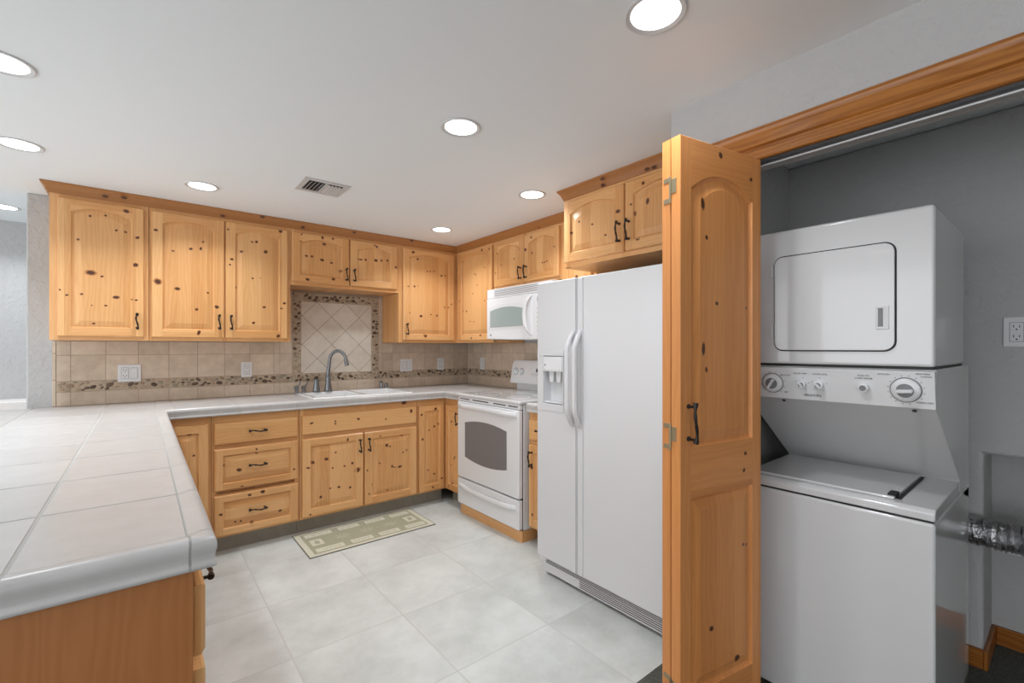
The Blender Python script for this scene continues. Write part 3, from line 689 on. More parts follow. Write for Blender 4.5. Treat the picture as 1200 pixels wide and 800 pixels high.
def pebbles(mb, x0, x1, z0, z1, n, seed, dens=.8):
    rg = random.Random(seed); placed = []
    tries = 0
    while tries < n*30 and len(placed) < n:
        tries += 1
        a = rg.uniform(.010, .023); b_ = a*rg.uniform(.5, .8)
        x, z = rg.uniform(x0+a*.7, x1-a*.7), rg.uniform(z0+b_*.9, z1-b_*.9)
        if x1-x0 < z1-z0 and rg.random() < .5: a, b_ = a, b_
        if any(math.hypot((x-p[0])/1.15, z-p[1]) < (max(b_, .75*a)+p[2])*.92 for p in placed): continue
        placed.append((x, z, max(b_, .75*a)))
        mt = rg.choice([1, 2, 2, 3, 3, 1]); th = rg.uniform(-.7, .7)
        rings = []
        for q, hgt in ((1, .0006), (.8, -.0022), (.4, -.0034)):
            pts = []
            for i in range(9):
                an = 2*PI*i/9; ex, ez = a*q*math.cos(an), b_*q*math.sin(an)*(1+.12*math.sin(an*2+seed))
                px = min(x1-.001, max(x0+.001, x+ex*math.cos(th)-ez*math.sin(th))); pz = min(z1-.001, max(z0+.001, z+ex*math.sin(th)+ez*math.cos(th)))
                pts.append((px, hgt, pz))
            rings.append(pts)
        k0 = len(mb.v)
        for pts in rings: mb.v += pts
        for r_ in range(2):
            for i in range(9):
                j = (i+1) % 9; mb.idx([k0+r_*9+i, k0+r_*9+j, k0+r_*9+9+j, k0+r_*9+9+i], mt)
        mb.idx([k0+18+i for i in range(9)], mt)
bs = thing('backsplash', 'beige stone tile backsplash with pebble bands along the sink wall', 'backsplash', (0, 3.954, 0))
zt = lambda u: 1.738 if u is None or .843 < u < 1.685 else 1.3225
UE = XR-.006
root = bs
mb = MB(); mb.box(-.425, .843, .0015, .0055, CZ, 1.3225); mb.box(.843, 1.685, .0015, .0055, CZ, 1.738); mb.box(1.685, UE, .0015, .0055, CZ, 1.3225); mb.build('grout_bed', 'splash_grout', bs)
_b = MB.build
def no_bed(u0, u1, us, ztf, frame=None, parent=bs):
    G = .0022; rows = [(CZ+.002, 1.004), (1.072, 1.2335), (1.2335, 1.397), (1.397, 1.56), (1.56, 1.722), (1.722, 1.90)]
    mb = MB(); cuts = [us+.1632*k for k in range(40)]
    allc = sorted(set([u0, u1]+[c_ for c_ in cuts if u0 < c_ < u1]+([.843, 1.685] if frame else [])))
    for a, b_ in zip(allc, allc[1:]):
        for z0, z1 in rows:
            zz = min(z1, ztf((a+b_)/2))
            if zz-z0 < .006: continue
            if frame and b_ > frame[0] and a < frame[1] and z0 < frame[3] and zz > frame[2]:
                for p, q in ((a, min(b_, frame[0])), (max(a, frame[1]), b_)):
                    if q-p > .008: mb.box(p+G/2, q-G/2, 0, .005, z0+G/2, zz-G/2)
            elif b_-a > .008: mb.box(a+G/2, b_-G/2, 0, .005, z0+G/2, zz-G/2)
    return mb.build('field_tiles', 'splash', parent, bevel=.0012)
no_bed(-.407, UE, -.343-.1632, zt, (.931, 1.649, 1.071, 1.723))
mb = MB(); z = CZ+.002
while z < 1.30:
    mb.box(-.425, -.409, -.001, .005, z+.001, min(z+.162, 1.3225)-.001); z += .163
mb.build('edge_trim', 'splash', bs, bevel=.003)
mb = MB(); D = .2325; h = D/2; G = .0026
cx0, cz0 = 1.006, 1.540
for i in range(-4, 9):
    for j in range(-6, 6):
        if (i+j) % 2: continue
        cx, cz = cx0+h*i, cz0-h*j - h
        # tile centres sit between the measured grout nodes
        P_ = [(cx-h+G, cz), (cx, cz-h+G), (cx+h-G, cz), (cx, cz+h-G)]
        P_ = clip_poly(P_, .998+.0015, 1.582-.0015, 1.072+.0015, 1.655-.0015)
        if len(P_) >= 3 and abs(sum(P_[a][0]*P_[(a+1) % len(P_)][1]-P_[(a+1) % len(P_)][0]*P_[a][1] for a in range(len(P_)))) > 2e-4: mb.prism(P_, 0, .005)
mb.build('diamond_tiles', 'splash_light', bs)
mb = MB()
mb.box(-.407, UE, .0005, .005, 1.005, 1.071); mb.box(.9315, .9975, .0005, .005, 1.072, 1.722); mb.box(1.5825, 1.6485, .0005, .005, 1.072, 1.722); mb.box(.998, 1.582, .0005, .005, 1.656, 1.722)
pebbles(mb, -.405, UE, 1.006, 1.070, 210, 3)
pebbles(mb, .932, .997, 1.073, 1.721, 34, 4); pebbles(mb, 1.583, 1.648, 1.073, 1.721, 34, 5); pebbles(mb, .998, 1.582, 1.657, 1.721, 34, 6)
mb.build('pebble_border', ['pebble_bed', 'peb1', 'peb2', 'peb3'], bs)
bs2 = thing('backsplash', 'beige stone tile backsplash behind the range on the right wall', 'backsplash', (XR-.006, 3.953, 0), -PI/2)
mb = MB(); mb.box(0, 2.0, .0015, .0055, CZ, 1.3225); mb.build('grout_bed', 'splash_grout', bs2)
no_bed(0, 2.0, -.07, lambda u: 1.3225, None, bs2)
mb = MB(); mb.box(0, 2.0, .0005, .005, 1.005, 1.071); pebbles(mb, .002, 1.998, 1.006, 1.070, 120, 9); mb.build('pebble_border', ['pebble_bed', 'peb1', 'peb2', 'peb3'], bs2)

# ------------------------------------------------------------------ sink and taps
sk = thing('sink', 'white double-bowl enamel sink let into the tiled counter', 'sink', (1.320, 3.64, CZ))
mb = MB()
X0, X1, Y0, Y1 = -.385, .385, -.245, .240
def ring(mb, o, i, zo, zi):
    O = [(o[0], o[2], zo), (o[1], o[2], zo), (o[1], o[3], zo), (o[0], o[3], zo)]; I = [(i[0], i[2], zi), (i[1], i[2], zi), (i[1], i[3], zi), (i[0], i[3], zi)]
    for a in range(4):
        b_ = (a+1) % 4; mb.poly([O[a], O[b_], I[b_], I[a]])
ring(mb, (X0, X1, Y0, Y1), (X0+.008, X1-.008, Y0+.008, Y1-.008), .0005, .011)
ox = (X0+.008, X1-.008, Y0+.008, Y1-.008)
L_ = (X0+.035, -.015, Y0+.035, Y1-.075); R_ = (.015, X1-.035, Y0+.035, Y1-.075)
for (a, b_, c2, d2) in ((ox[0], ox[1], ox[2], L_[2]), (ox[0], ox[1], L_[3], ox[3]), (ox[0], L_[0], L_[2], L_[3]), (L_[1], R_[0], L_[2], L_[3]), (R_[1], ox[1], L_[2], L_[3])):
    mb.poly([(a, c2, .011), (b_, c2, .011), (b_, d2, .011), (a, d2, .011)])
for q in (L_, R_):
    i_ = (q[0]+.02, q[1]-.02, q[2]+.02, q[3]-.02); ring(mb, q, i_, .011, -.17); mb.poly([(i_[0], i_[2], -.17), (i_[1], i_[2], -.17), (i_[1], i_[3], -.17), (i_[0], i_[3], -.17)])
mb.build('basin', 'sink', sk, bevel=.006, seg=3, merge=True)
for q in (L_, R_):
    mb = MB(); mb.lathe([(.04, -.1698), (.042, -.167), (.03, -.168), (.012, -.1685)], ((q[0]+q[1])/2, (q[2]+q[3])/2, 0)); mb.build('drain', 'steel', sk)
ZD = CZ+.0112
fc = thing('faucet', 'gunmetal gooseneck kitchen faucet behind the sink', 'faucet', (1.170, 3.825, ZD))
mb = MB(); mb.lathe([(.036, 0), (.036, .004), (.030, .010), (.027, .03), (.019, .085), (.017, .115), (.021, .120), (.021, .126), (.015, .132), (.013, .15)]); mb.build('body', 'pewter', fc)
pts = [(0, 0, .145), (.004, 0, .19), (.010, 0, .235)]
for i in range(0, 15):
    a = PI-(PI*1.06)*i/14; pts.append((.068+.056*math.cos(a), -.06*(i/14.0), .252+.075*math.sin(a)))
pts.append((.128, -.062, .222)); pts.append((.131, -.063, .205))
mb = MB(); mb.tube(pts, [.0155, .0145, .0135]+[.0128]*13+[.0135, .0155, .0165, .0165], 14); mb.build('spout', 'pewter', fc, smooth=60)
sp_ = thing('side_sprayer', 'tall tapered gunmetal side sprayer left of the gooseneck faucet', 'sprayer', (1.080, 3.825, ZD))
mb = MB(); mb.lathe([(.034, 0), (.034, .005), (.028, .010)]); mb.build('base', 'pewter', sp_)
mb = MB(); mb.lathe([(.027, .010), (.025, .03), (.019, .075), (.018, .085), (.021, .088), (.021, .098), (.014, .103)]); mb.build('sprayer_head', 'pewter', sp_)
for x, lab, ln in ((.985, 'gunmetal lever tap, nearer the sprayer of the two left ones', 1), (.962-.03, 'gunmetal lever tap at the far left end of the sink', 1)):
    lv = thing('tap', lab, 'tap', (x, 3.822, ZD), 0, 'lever taps on the sink deck')
    mb = MB(); mb.lathe([(.020, 0), (.020, .005), (.013, .010), (.013, .030), (.017, .036), (.017, .050), (.010, .056)]); mb.build('base', 'pewter', lv)
    mb = MB(); mb.tube([(0, 0, .045), (.012, -.01, .055), (.020, -.018, .075), (.022, -.020, .088)], [.006, .006, .005, .006], 8); mb.build('lever', 'pewter', lv)
    mb = MB(); mb.tube([(-.006, 0, .040), (-.018, -.006, .042)], .006, 8); mb.build('stub', 'pewter', lv)
sd = thing('soap_dispenser', 'small gunmetal soap pump at the right end of the sink', 'dispenser', (1.620, 3.822, ZD))
mb = MB(); mb.lathe([(.020, 0), (.020, .004), (.012, .010), (.010, .04), (.013, .044), (.013, .052), (.006, .056)]); mb.build('base', 'pewter', sd)
mb = MB(); mb.tube([(0, 0, .05), (-.008, -.01, .06), (-.028, -.035, .055)], [.007, .006, .005], 8); mb.build('pump_spout', 'pewter', sd)
ag = thing('air_gap', 'little gunmetal air gap cap beside the soap pump', 'sink fitting', (1.665, 3.826, ZD))
mb = MB(); mb.lathe([(.021, 0), (.021, .003), (.017, .008), (.017, .036), (.012, .042), (.004, .045)]); mb.build('cap', 'pewter', ag)

# ------------------------------------------------------------------ outlets and switches  (local x along wall, -y out)
def plate(label, loc, rz, gangs, cat='outlet', w_=.072, h=.114):
    W_ = w_+.046*(len(gangs)-1)
    r = thing('wall_plate', label, cat, loc, rz)
    mb = MB(); mb.box(-W_/2, W_/2, -.0055, 0, -h/2, h/2); mb.build('plate', 'plastic', r, bevel=.003)
    for i, g_ in enumerate(gangs):
        cx = (i-(len(gangs)-1)/2)*.046
        if g_ == 'outlet':
            mb = MB(); mb.box(cx-.0175, cx+.0175, -.0072, -.005, -.036, .036)
            o = mb.build('receptacle', 'plastic', r, bevel=.004)
            mb = MB()
            for zc in (-.019, .019):
                mb.box(cx-.009, cx-.0065, -.0076, -.007, zc-.002, zc+.008); mb.box(cx+.0065, cx+.009, -.0076, -.007, zc-.002, zc+.007)
                mb.lathe([(.0028, .007), (.0028, .0076)], (cx, 0, zc-.009), 'y', 10)
            mb.build('slots', 'black', o)
            mb = MB(); mb.box(cx-.019, cx+.019, -.0060, -.0053, -.0375, .0375); mb.build('rim', 'grey_plastic', o)
        elif g_ == 'switch':
            mb = MB(); mb.box(cx-.0175, cx+.0175, -.0085, -.005, -.034, .034); o = mb.build('rocker', 'plastic', r, bevel=.002)
            mb = MB(); mb.box(cx-.019, cx+.019, -.0060, -.0053, -.0355, .0355); mb.build('rim', 'grey_plastic', o)
    return r
YS = 3.9535
plate('double wall plate with outlet and rocker switch on left of backsplash', (-.062, YS, 1.113), 0, ['outlet', 'switch'])
plate('single outlet on backsplash midway between left end and sink', (.614, YS, 1.117), 0, ['outlet'])
plate('double wall plate with two rocker switches right of the sink', (1.915, YS, 1.118), 0, ['switch', 'switch'], 'switch')
plate('single outlet on sink wall, close to the room corner', (2.278, YS, 1.122), 0, ['outlet'])
plate('single switch plate on the right wall backsplash near the corner', (XR-.0065, 3.685, 1.125), -PI/2, ['switch'], 'switch')
plate('double outlet plate on the closet back wall beside the dryer', (XR-.0005, .128, 1.340), -PI/2, ['outlet', 'outlet'])
plate('outlet low in the closet wall recess below the foil duct', (2.8715, .175, .46), -PI/2, ['outlet'])

# ------------------------------------------------------------------ appliance helpers
def holed(mb, x0, x1, z0, z1, yf, yb, hole, depth, mat=0, mat_in=0):
    hx0, hx1, hz0, hz1 = hole
    xs = [x0, hx0, hx1, x1]; zs = [z0, hz0, hz1, z1]; k = len(mb.v); ii = {}
    for a in range(4):
        for b_ in range(4): ii[a, b_] = len(mb.v); mb.v.append((xs[a], yf, zs[b_]))
    for a in range(3):
        for b_ in range(3):
            if (a, b_) != (1, 1): mb.idx([ii[a, b_], ii[a+1, b_], ii[a+1, b_+1], ii[a, b_+1]], mat)
    n0 = len(mb.v); R_ = [(hx0+.004, yf+depth, hz0+.004), (hx1-.004, yf+depth, hz0+.004), (hx1-.004, yf+depth, hz1-.004), (hx0+.004, yf+depth, hz1-.004)]; mb.v += R_
    H_ = [ii[1, 1], ii[2, 1], ii[2, 2], ii[1, 2]]
    for a in range(4):
        b_ = (a+1) % 4; mb.idx([H_[a], H_[b_], n0+b_, n0+a], mat_in)
    mb.idx([n0, n0+1, n0+2, n0+3], mat_in)
    n1 = len(mb.v)
    B = {}
    for a, b_ in ((0, 0), (1, 0), (2, 0), (3, 0), (3, 1), (3, 2), (3, 3), (2, 3), (1, 3), (0, 3), (0, 2), (0, 1)):
        B[a, b_] = len(mb.v); mb.v.append((xs[a], yb, zs[b_]))
    ks = list(B)
    for p, q in zip(ks, ks[1:]+ks[:1]): mb.idx([ii[p], ii[q], B[q], B[p]], mat)
    mb.idx([B[q] for q in ks], mat)
def arch_win(x0, x1, z0, z1, top, bot, n=12):
    P_ = []
    for i in range(n+1):
        s_ = -1+2*i/n; P_.append((x0+(x1-x0)*i/n, z0-bot*(1-s_*s_)))
    for i in range(n+1):
        s_ = 1-2*i/n; P_.append((x1-(x1-x0)*i/n, z1+top*(1-s_*s_)))
    return P_

# ------------------------------------------------------------------ refrigerator (local x from its left side as seen from the front)
fr = thing('refrigerator', 'white side-by-side refrigerator with ice and water dispenser', 'refrigerator', (1.747, 1.945, 0), -PI/2)
mb = MB(); mb.box(.004, .906, .066, .835, .035, 1.632); mb.build('body', 'fridge', fr, bevel=.006)
mb = MB(); holed(mb, 0, .3085, .106, 1.645, 0, .062, (.058, .208, .972, 1.236), .055)
ld = mb.build('freezer_door', 'fridge', fr, bevel=.009, seg=3)
mb = MB()
for z0, z1 in ((1.236, 1.262), (.932, .972)): mb.box(.030, .214, -.004, .0005, z0, z1)
mb.box(.030, .058, -.004, .0005, .972, 1.236); mb.box(.208, .214, -.004, .0005, .972, 1.236)
dp = mb.build('dispenser_bezel', 'fridge', ld, bevel=.0015)
mb = MB(); mb.box(.060, .206, -.006, .045, 1.150, 1.232); mb.build('dispenser_panel', 'white', ld, bevel=.004)
mb = MB(); mb.lathe([(.0045, .0055), (.0045, .0072)], (.075, 0, 1.185), 'y', 10)
for i in range(5): mb.lathe([(.002, .0055), (.002, .007)], (.075+.028*i, 0, 1.160), 'y', 8)
mb.build('dispenser_buttons', 'dark', ld)
mb = MB()
for a in (.085, .14): mb.prism([(a, 1.150), (a+.04, 1.150), (a+.034, 1.09), (a+.006, 1.09)], .012, .040)
mb.build('dispenser_paddle', 'fridge', ld, bevel=.003)
mb = MB(); mb.box(.062, .204, .002, .052, .976, .984); mb.build('drip_tray', 'white', ld, bevel=.002)
mb = MB(); mb.box(.3145, .910, 0, .062, .106, 1.645); rd = mb.build('refrigerator_door', 'fridge', fr, bevel=.009, seg=3)
def fr_handle(par, xa, xb, xh):
    mb = MB(); mb.box(xa, xb, -.006, .001, .112, 1.640); mb.build('handle_rail', 'fridge', par, bevel=.002)
    # bowed handle: flat oval bar bulging out of the rail
    n = 22; pts = []
    mb = MB()
    z0, z1 = .868, 1.368
    prev = None
    for i in range(n+1):
        s_ = i/n; z = z0+(z1-z0)*s_; out = .050*min(1, math.sin(PI*s_)*1.9)**.8 if 0 < s_ < 1 else 0
        wd = .013
        ringp = [(xh-wd, -.004-out), (xh-wd*.6, -.012-out), (xh+wd*.6, -.012-out), (xh+wd, -.004-out), (xh+wd, .006-out), (xh-wd, .006-out)]
        k = len(mb.v); mb.v += [(x, min(y, -.0), z) if i in (0, n) else (x, y, z) for x, y in ringp]
        if prev is not None:
            for j in range(6): mb.idx([prev+j, prev+(j+1) % 6, k+(j+1) % 6, k+j])
        else: mb.idx([k+j for j in range(6)])
        prev = k
    mb.idx([prev+j for j in range(6)])
    mb.build('handle', 'fridge', par, smooth=60)
fr_handle(ld, .270, .304, .286); fr_handle(rd, .319, .353, .337)
mb = MB(); mb.box(.010, .902, .030, .060, .018, .098)
g_ = mb.build('grille', 'plastic', fr, bevel=.003)
mb = MB()
for k in range(3): mb.box(.045, .87, .0288, .0298, .086-.008*k-.0018, .086-.008*k+.0018)
for k in range(4): mb.box(.30, .84, .0288, .0298, .060-.010*k-.002, .060-.010*k+.002)
mb.build('slots', 'dark', g_)
for a in (.012, .845):
    mb = MB(); mb.box(a, a+.05, .012, .0605, .088, .103); mb.build('hinge_cover', 'white', fr, bevel=.003)
for a in (.03, .88):
    mb = MB(); mb.lathe([(.02, .0), (.02, .018)], (a, .05, 0), 'z', 16); mb.build('foot', 'plastic', fr)
    mb = MB(); mb.lathe([(.02, .0), (.02, .036)], (a, .80, 0), 'z', 16); mb.build('foot', 'plastic', fr)

# ------------------------------------------------------------------ range
rg_ = thing('range', 'white electric range with oven window, beside the base cabinets', 'range', (1.915, 3.055, 0), -PI/2)
mb = MB(); mb.box(.004, .756, .030, .660, .078, .905); mb.build('body', 'white', rg_, bevel=.004)
mb = MB(); mb.box(0, .760, -.004, .585, .9055, .930); ck = mb.build('cooktop', 'gloss_white', rg_, bevel=.009, seg=3)
for x, y, r in ((.2, .15, .10), (.56, .15, .08), (.2, .42, .08), (.56, .42, .10)):
    mb = MB(); mb.lathe([(r, .9302), (r, .9304), (r-.0025, .9304), (r-.0025, .9302)], (x, y, 0), 'z', 40)
    for _ in range(2): mb.f.pop(); mb.m.pop(); mb.uv.pop()
    mb.build('burner_mark', 'fridge', ck)
mb = MB(); mb.box(.008, .752, .005, .0295, .872, .904); vs_ = mb.build('vent_strip', 'white', rg_, bevel=.002)
mb = MB()
for a, b_ in ((.03, .16), (.20, .40), (.46, .60), (.63, .73)): mb.box(a, b_, .0035, .0048, .886, .893)
mb.build('slots', 'black', vs_)
mb = MB(); mb.box(.008, .752, -.006, .0295, .288, .869); od = mb.build('oven_door', 'white', rg_, bevel=.007, seg=3)
mb = MB(); mb.prism(arch_win(.115, .625, .455, .715, .028, .028), -.0085, -.005); mb.build('window', 'oven_glass', od)
# oven handle: wide bowed bar
def bow(par, x0, x1, z, yf, out, hh, name='handle', drop=0, mat='white'):
    mb = MB(); n = 20; prev = None
    for i in range(n+1):
        s_ = i/n; x = x0+(x1-x0)*s_; o_ = out*min(1.0, 2.2*math.sin(PI*s_))**.7 if 0 < s_ < 1 else .002
        zc = z-drop*math.sin(PI*s_)
        rp = [(yf-o_+.006, zc-hh*.5), (yf-o_-.006, zc-hh*.28), (yf-o_-.008, zc+hh*.1), (yf-o_-.002, zc+hh*.5), (yf-o_+.010, zc+hh*.5), (yf-o_+.012, zc)]
        k = len(mb.v); mb.v += [(x, y, zz) for y, zz in rp]
        if prev is not None:
            for j in range(6): mb.idx([prev+j, prev+(j+1) % 6, k+(j+1) % 6, k+j])
        else: mb.idx([k+j for j in range(6)])
        prev = k
    mb.idx([prev+j for j in range(6)])
    return mb.build(name, mat, par, smooth=60)
bow(od, .02, .74, .838, -.006, .040, .040, drop=-.006)
mb = MB(); mb.box(.008, .752, -.006, .0295, .084, .278); wd_ = mb.build('storage_drawer', 'white', rg_, bevel=.007, seg=3)
bow(wd_, .035, .725, .222, -.004, .018, .035, drop=.012)
mb = MB(); mb.box(.006, .754, .0297, .030, .079, .904); mb.build('seam', 'black', rg_)
mb = MB(); mb.box(.015, .745, .585, .655, .9055, .985); mb.build('backguard_neck', 'white', rg_, bevel=.004)
mb = MB(); mb.prism([(.520, .985), (.550, 1.150), (.575, 1.176), (.640, 1.176), (.655, 1.160), (.655, .985)], 0, .76, axes='yz')
bg = mb.build('control_panel', 'white', rg_, bevel=.006, seg=3)
import mathutils
tl = math.atan2(.03, .165)
for a in (.062, .136, .62, .69):
    mb = MB(); mb.lathe([(.026, .0), (.026, .003), (.021, .004), (.019, .020), (.016, .023)], (0, 0, 0), 'y', 20); mb.box(-.005, .005, -.031, -.018, -.019, .019)
    kb = mb.build('knob', 'white', rg_, bevel=.0015); kb.location = (a, .538, 1.083); kb.rotation_euler = (-tl, 0, 0)
    mb = MB(); mb.lathe([(.030, .0), (.030, .0022)], (0, 0, 0), 'y', 24); kr = mb.build('dial_ring', 'grey_plastic', rg_); kr.location = (a, .5385, 1.083); kr.rotation_euler = (-tl, 0, 0)
mb = MB(); mb.box(-.10, .10, -.0015, .001, -.035, .035); dp = mb.build('control_pad', 'plastic', rg_); dp.location = (.36, .5375, 1.08); dp.rotation_euler = (-tl, 0, 0)
mb = MB(); mb.box(-.045, .045, -.0025, 0, .0, .028); dp = mb.build('clock_display', 'black', rg_); dp.location = (.36, .5375, 1.085); dp.rotation_euler = (-tl, 0, 0)
mb = MB()
for i in range(7): mb.lathe([(.004, 0), (.004, .0028)], (-.085+.028*i, 0, -.02), 'y', 8)
dp = mb.build('buttons', 'grey_plastic', rg_); dp.location = (.36, .5375, 1.085); dp.rotation_euler = (-tl, 0, 0)
mb = MB(); mb.box(1.935, 2.57, 2.300, 3.040, .0, .076, grain='y')
tag(mb.build('plinth_board', 'pine', bevel=.002), 'raw pine plinth boards under the white range', 'plinth')

# ------------------------------------------------------------------ microwave
mw = thing('microwave', 'white over-the-range microwave hung under the short cabinet', 'microwave', (2.190, 3.050, 0), -PI/2)
mb = MB(); mb.box(.002, .758, .030, .395, 1.346, 1.754); mb.build('body', 'white', mw, bevel=.004)
mb = MB(); mb.box(.0, .760, .004, .0295, 1.676, 1.750); tp = mb.build('vent_grille', 'white', mw, bevel=.004)
mb = MB()
for k in range(5): mb.box(.10, .66, .0025, .0045, 1.690+.011*k, 1.6935+.011*k)
mb.build('slots', 'grey_plastic', tp)
# door with a bowed lower edge
low = [(.0, 1.352)]+[(.56*i/10, 1.352-.012*math.sin(PI*(i/10)*.5)) for i in range(1, 11)]
mb = MB(); mb.prism(low+[(.56, 1.674), (0, 1.674)], .0, .0295); md = mb.build('door', 'white', mw, bevel=.006, seg=3)
mb = MB(); mb.prism(arch_win(.030, .505, 1.425, 1.600, .022, .0), -.0020, .001); mb.build('window_surround', 'plastic', md)
mb = MB(); mb.prism(arch_win(.052, .470, 1.445, 1.572, .026, .0), -.0045, -.0015); mb.build('window', 'mw_glass', md)
mb = MB(); mb.box(.05, .062, -.0015, .001, 1.375, 1.388); mb.build('badge', 'dark', md)
mb = MB(); mb.prism([(.5625, 1.340), (.760, 1.346), (.760, 1.674), (.5625, 1.674)], .002, .0295); mp = mb.build('control_panel', 'white', mw, bevel=.005, seg=3)
mb = MB(); mb.box(.615, .735, .0, .003, 1.610, 1.645); mb.build('clock_display', 'black', mp)
mb = MB()
for r_ in range(6):
    for c2 in range(4): mb.box(.612+.033*c2, .625+.033*c2, .0008, .003, 1.40+.032*r_, 1.405+.032*r_)
mb.build('buttons', 'grey_plastic', mp)
# vertical curved handle
mb = MB(); n = 20; prev = None
for i in range(n+1):
    s_ = i/n; z = 1.372+.290*s_; o_ = .040*min(1, 2*math.sin(PI*s_))**.8 if 0 < s_ < 1 else .001
    xc_ = .535-.034*math.sin(PI*s_)+.012; wd = .014
    rp = [(xc_-wd, -o_+.004), (xc_-wd*.6, -o_-.006), (xc_+wd*.6, -o_-.006), (xc_+wd, -o_+.004), (xc_, -o_+.012)]
    k = len(mb.v); mb.v += [(x, y, z) for x, y in rp]
    if prev is not None:
        for j in range(5): mb.idx([prev+j, prev+(j+1) % 5, k+(j+1) % 5, k+j])
    else: mb.idx([k+j for j in range(5)])
    prev = k
mb.idx([prev+j for j in range(5)]); mb.build('handle', 'white', md, smooth=60)

# ------------------------------------------------------------------ stacked washer and dryer (one unit)
LU = thing('stacked_laundry_unit', 'white stacked washer and dryer unit standing in the closet', 'washer dryer', (1.820, .825, 0), -PI/2)
WL = .557
mb = MB(); mb.box(.0, WL, .0, .655, .03, .757); mb.build('washer_cabinet', 'gloss_white', LU, bevel=.010, seg=3)
mb = MB(); mb.box(.004, WL-.004,   .004, .645, .757, .7625); mb.build('seam', 'black', LU)
dkp = [(0, .7625), (.0, .786), (.012, .797), (.44, .803), (.44, .7625)]
mb = MB(); mb.prism(dkp, 0, WL, axes='yz'); dk = mb.build('washer_top', 'gloss_white', LU, bevel=.004, seg=3)
mb = MB(); mb.prism([(.034, .7975), (.036, .8055), (.405, .8105), (.405, .7975)], .02, .455, axes='yz'); ldm = mb.build('washer_lid', 'gloss_white', LU, bevel=.004, seg=3)
mb = MB(); mb.prism([(.05, .799), (.05, .8005), (.41, .8055), (.41, .804)], .458, .468, axes='yz'); mb.build('lid_gap', 'black', LU)
mb = MB(); mb.prism([(.048, .800), (.048, .812), (.095, .812), (.095, .800)], .435, .456, axes='yz'); mb.build('lid_notch', 'black', LU)
# tower: slanted apron, side cheeks and dryer box
mb = MB(); mb.prism([(.440, .805), (.018, 1.100), (.018, 1.215), (.655, 1.215), (.655, .70), (.44, .764)], 0.0, WL, axes='yz')
mb.build('tower_housing', 'laundry_grey' if 'laundry_grey' in M else 'gloss_white', LU, bevel=.004)
mb = MB(); mb.box(0, WL, .0, .53, 1.219, 1.708); db = mb.build('dryer_cabinet', 'gloss_white', LU, bevel=.012, seg=3)
mb = MB(); mb.box(.004, WL-.004, .004, .52, 1.214, 1.223); mb.build('seam', 'black', LU)
def rrect(x0, x1, z0, z1, r, n=6):
    P_ = []
    for cx, cz, a0 in ((x1-r, z0+r, -PI/2), (x1-r, z1-r, 0), (x0+r, z1-r, PI/2), (x0+r, z0+r, PI)):
        for i in range(n+1):
            a = a0+PI/2*i/n; P_.append((cx+r*math.cos(a), cz+r*math.sin(a)))
    return P_
mb = MB(); mb.prism(rrect(.112, .468, 1.267, 1.613, .032), -.0012, .001); mb.build('door_gasket', 'black', LU)
mb = MB(); mb.prism(rrect(.116, .464, 1.271, 1.609, .029), -.009, -.001); dd = mb.build('dryer_door', 'gloss_white', LU, bevel=.0025)
mb = MB(); holed(mb, .418, .451, 1.338, 1.412, -.012, -.0085, (.4235, .4365, 1.346, 1.404), .0028, 0, 1); mb.build('door_pull', ['plastic', 'grey_plastic'], dd, bevel=.001)
for z in (1.34, 1.56):
    mb = MB(); mb.box(.1065, .1125, -.012, .0, z-.022, z+.022); mb.build('hinge', 'plastic', dd, bevel=.001)
# control fascia, leaning slightly back at its foot
FZ0, FZ1 = 1.094, 1.208
mb = MB(); mb.prism([(-.006, FZ1), (.012, FZ0), (.020, FZ0), (.020, FZ1)], .0, WL, axes='yz'); fa = mb.build('control_fascia', 'plastic', LU, bevel=.002)
ft = math.atan2(.018, FZ1-FZ0)
def onf(x, z, o_=0): # point on the fascia front
    s_ = (FZ1-z)/(FZ1-FZ0); return (x, -.006+.018*s_-o_, z)
def fknob(x, z, r, name, big=False, skirt=None):
    mb = MB()
    if big:
        mb.lathe([(r, 0), (r, .006), (r*.82, .012), (r*.62, .013)], (0, 0, 0), 'y', 32)
        o = mb.build(name, 'white', fa)
        mb = MB(); mb.lathe([(r*.60, .0125), (r*.60, .014), (r*.55, .0142)], (0, 0, 0), 'y', 28); d1 = mb.build('dial_face', 'grey_plastic', o)
        mb = MB(); mb.box(-r*.56, r*.56, -.028, -.013, -r*.13, r*.13); g1 = mb.build('grip', 'white', o, bevel=.002); g1.rotation_euler = (0, skirt or 0, 0)
        mb = MB(); mb.lathe([(r*1.10, 0), (r*1.10, .0012), (r*1.04, .0013)], (0, 0, 0), 'y', 32); mb.build('dial_ring', 'grey_plastic', o)
    else:
        mb.lathe([(r, 0), (r, .010), (r*.9, .016), (r*.7, .017)], (0, 0, 0), 'y', 24); o = mb.build(name, 'white', fa)
        mb = MB(); mb.lathe([(r*.62, .016), (r*.62, .0175)], (0, 0, 0), 'y', 20); mb.build('dial_face', 'grey_plastic', o)
        if skirt is not None:
            mb = MB(); mb.box(-r*.7, r*.7, -.024, -.015, -r*.22, r*.22); g1 = mb.build('grip', 'white', o, bevel=.001); g1.rotation_euler = (0, skirt, 0)
    o.location = onf(x, z, -.0005); o.rotation_euler = (ft, 0, 0)
    return o
fknob(.106, 1.150, .034, 'washer_dial', True, -1.0)
fknob(.205, 1.152, .014, 'water_knob', False, 1.1)
fknob(.257, 1.152, .016, 'water_knob', False, .8)
fknob(.384, 1.152, .015, 'start_button', False, None)
fknob(.489, 1.150, .036, 'dryer_dial', True, -.08)
RT = (PI/2+ft, 0, 0)
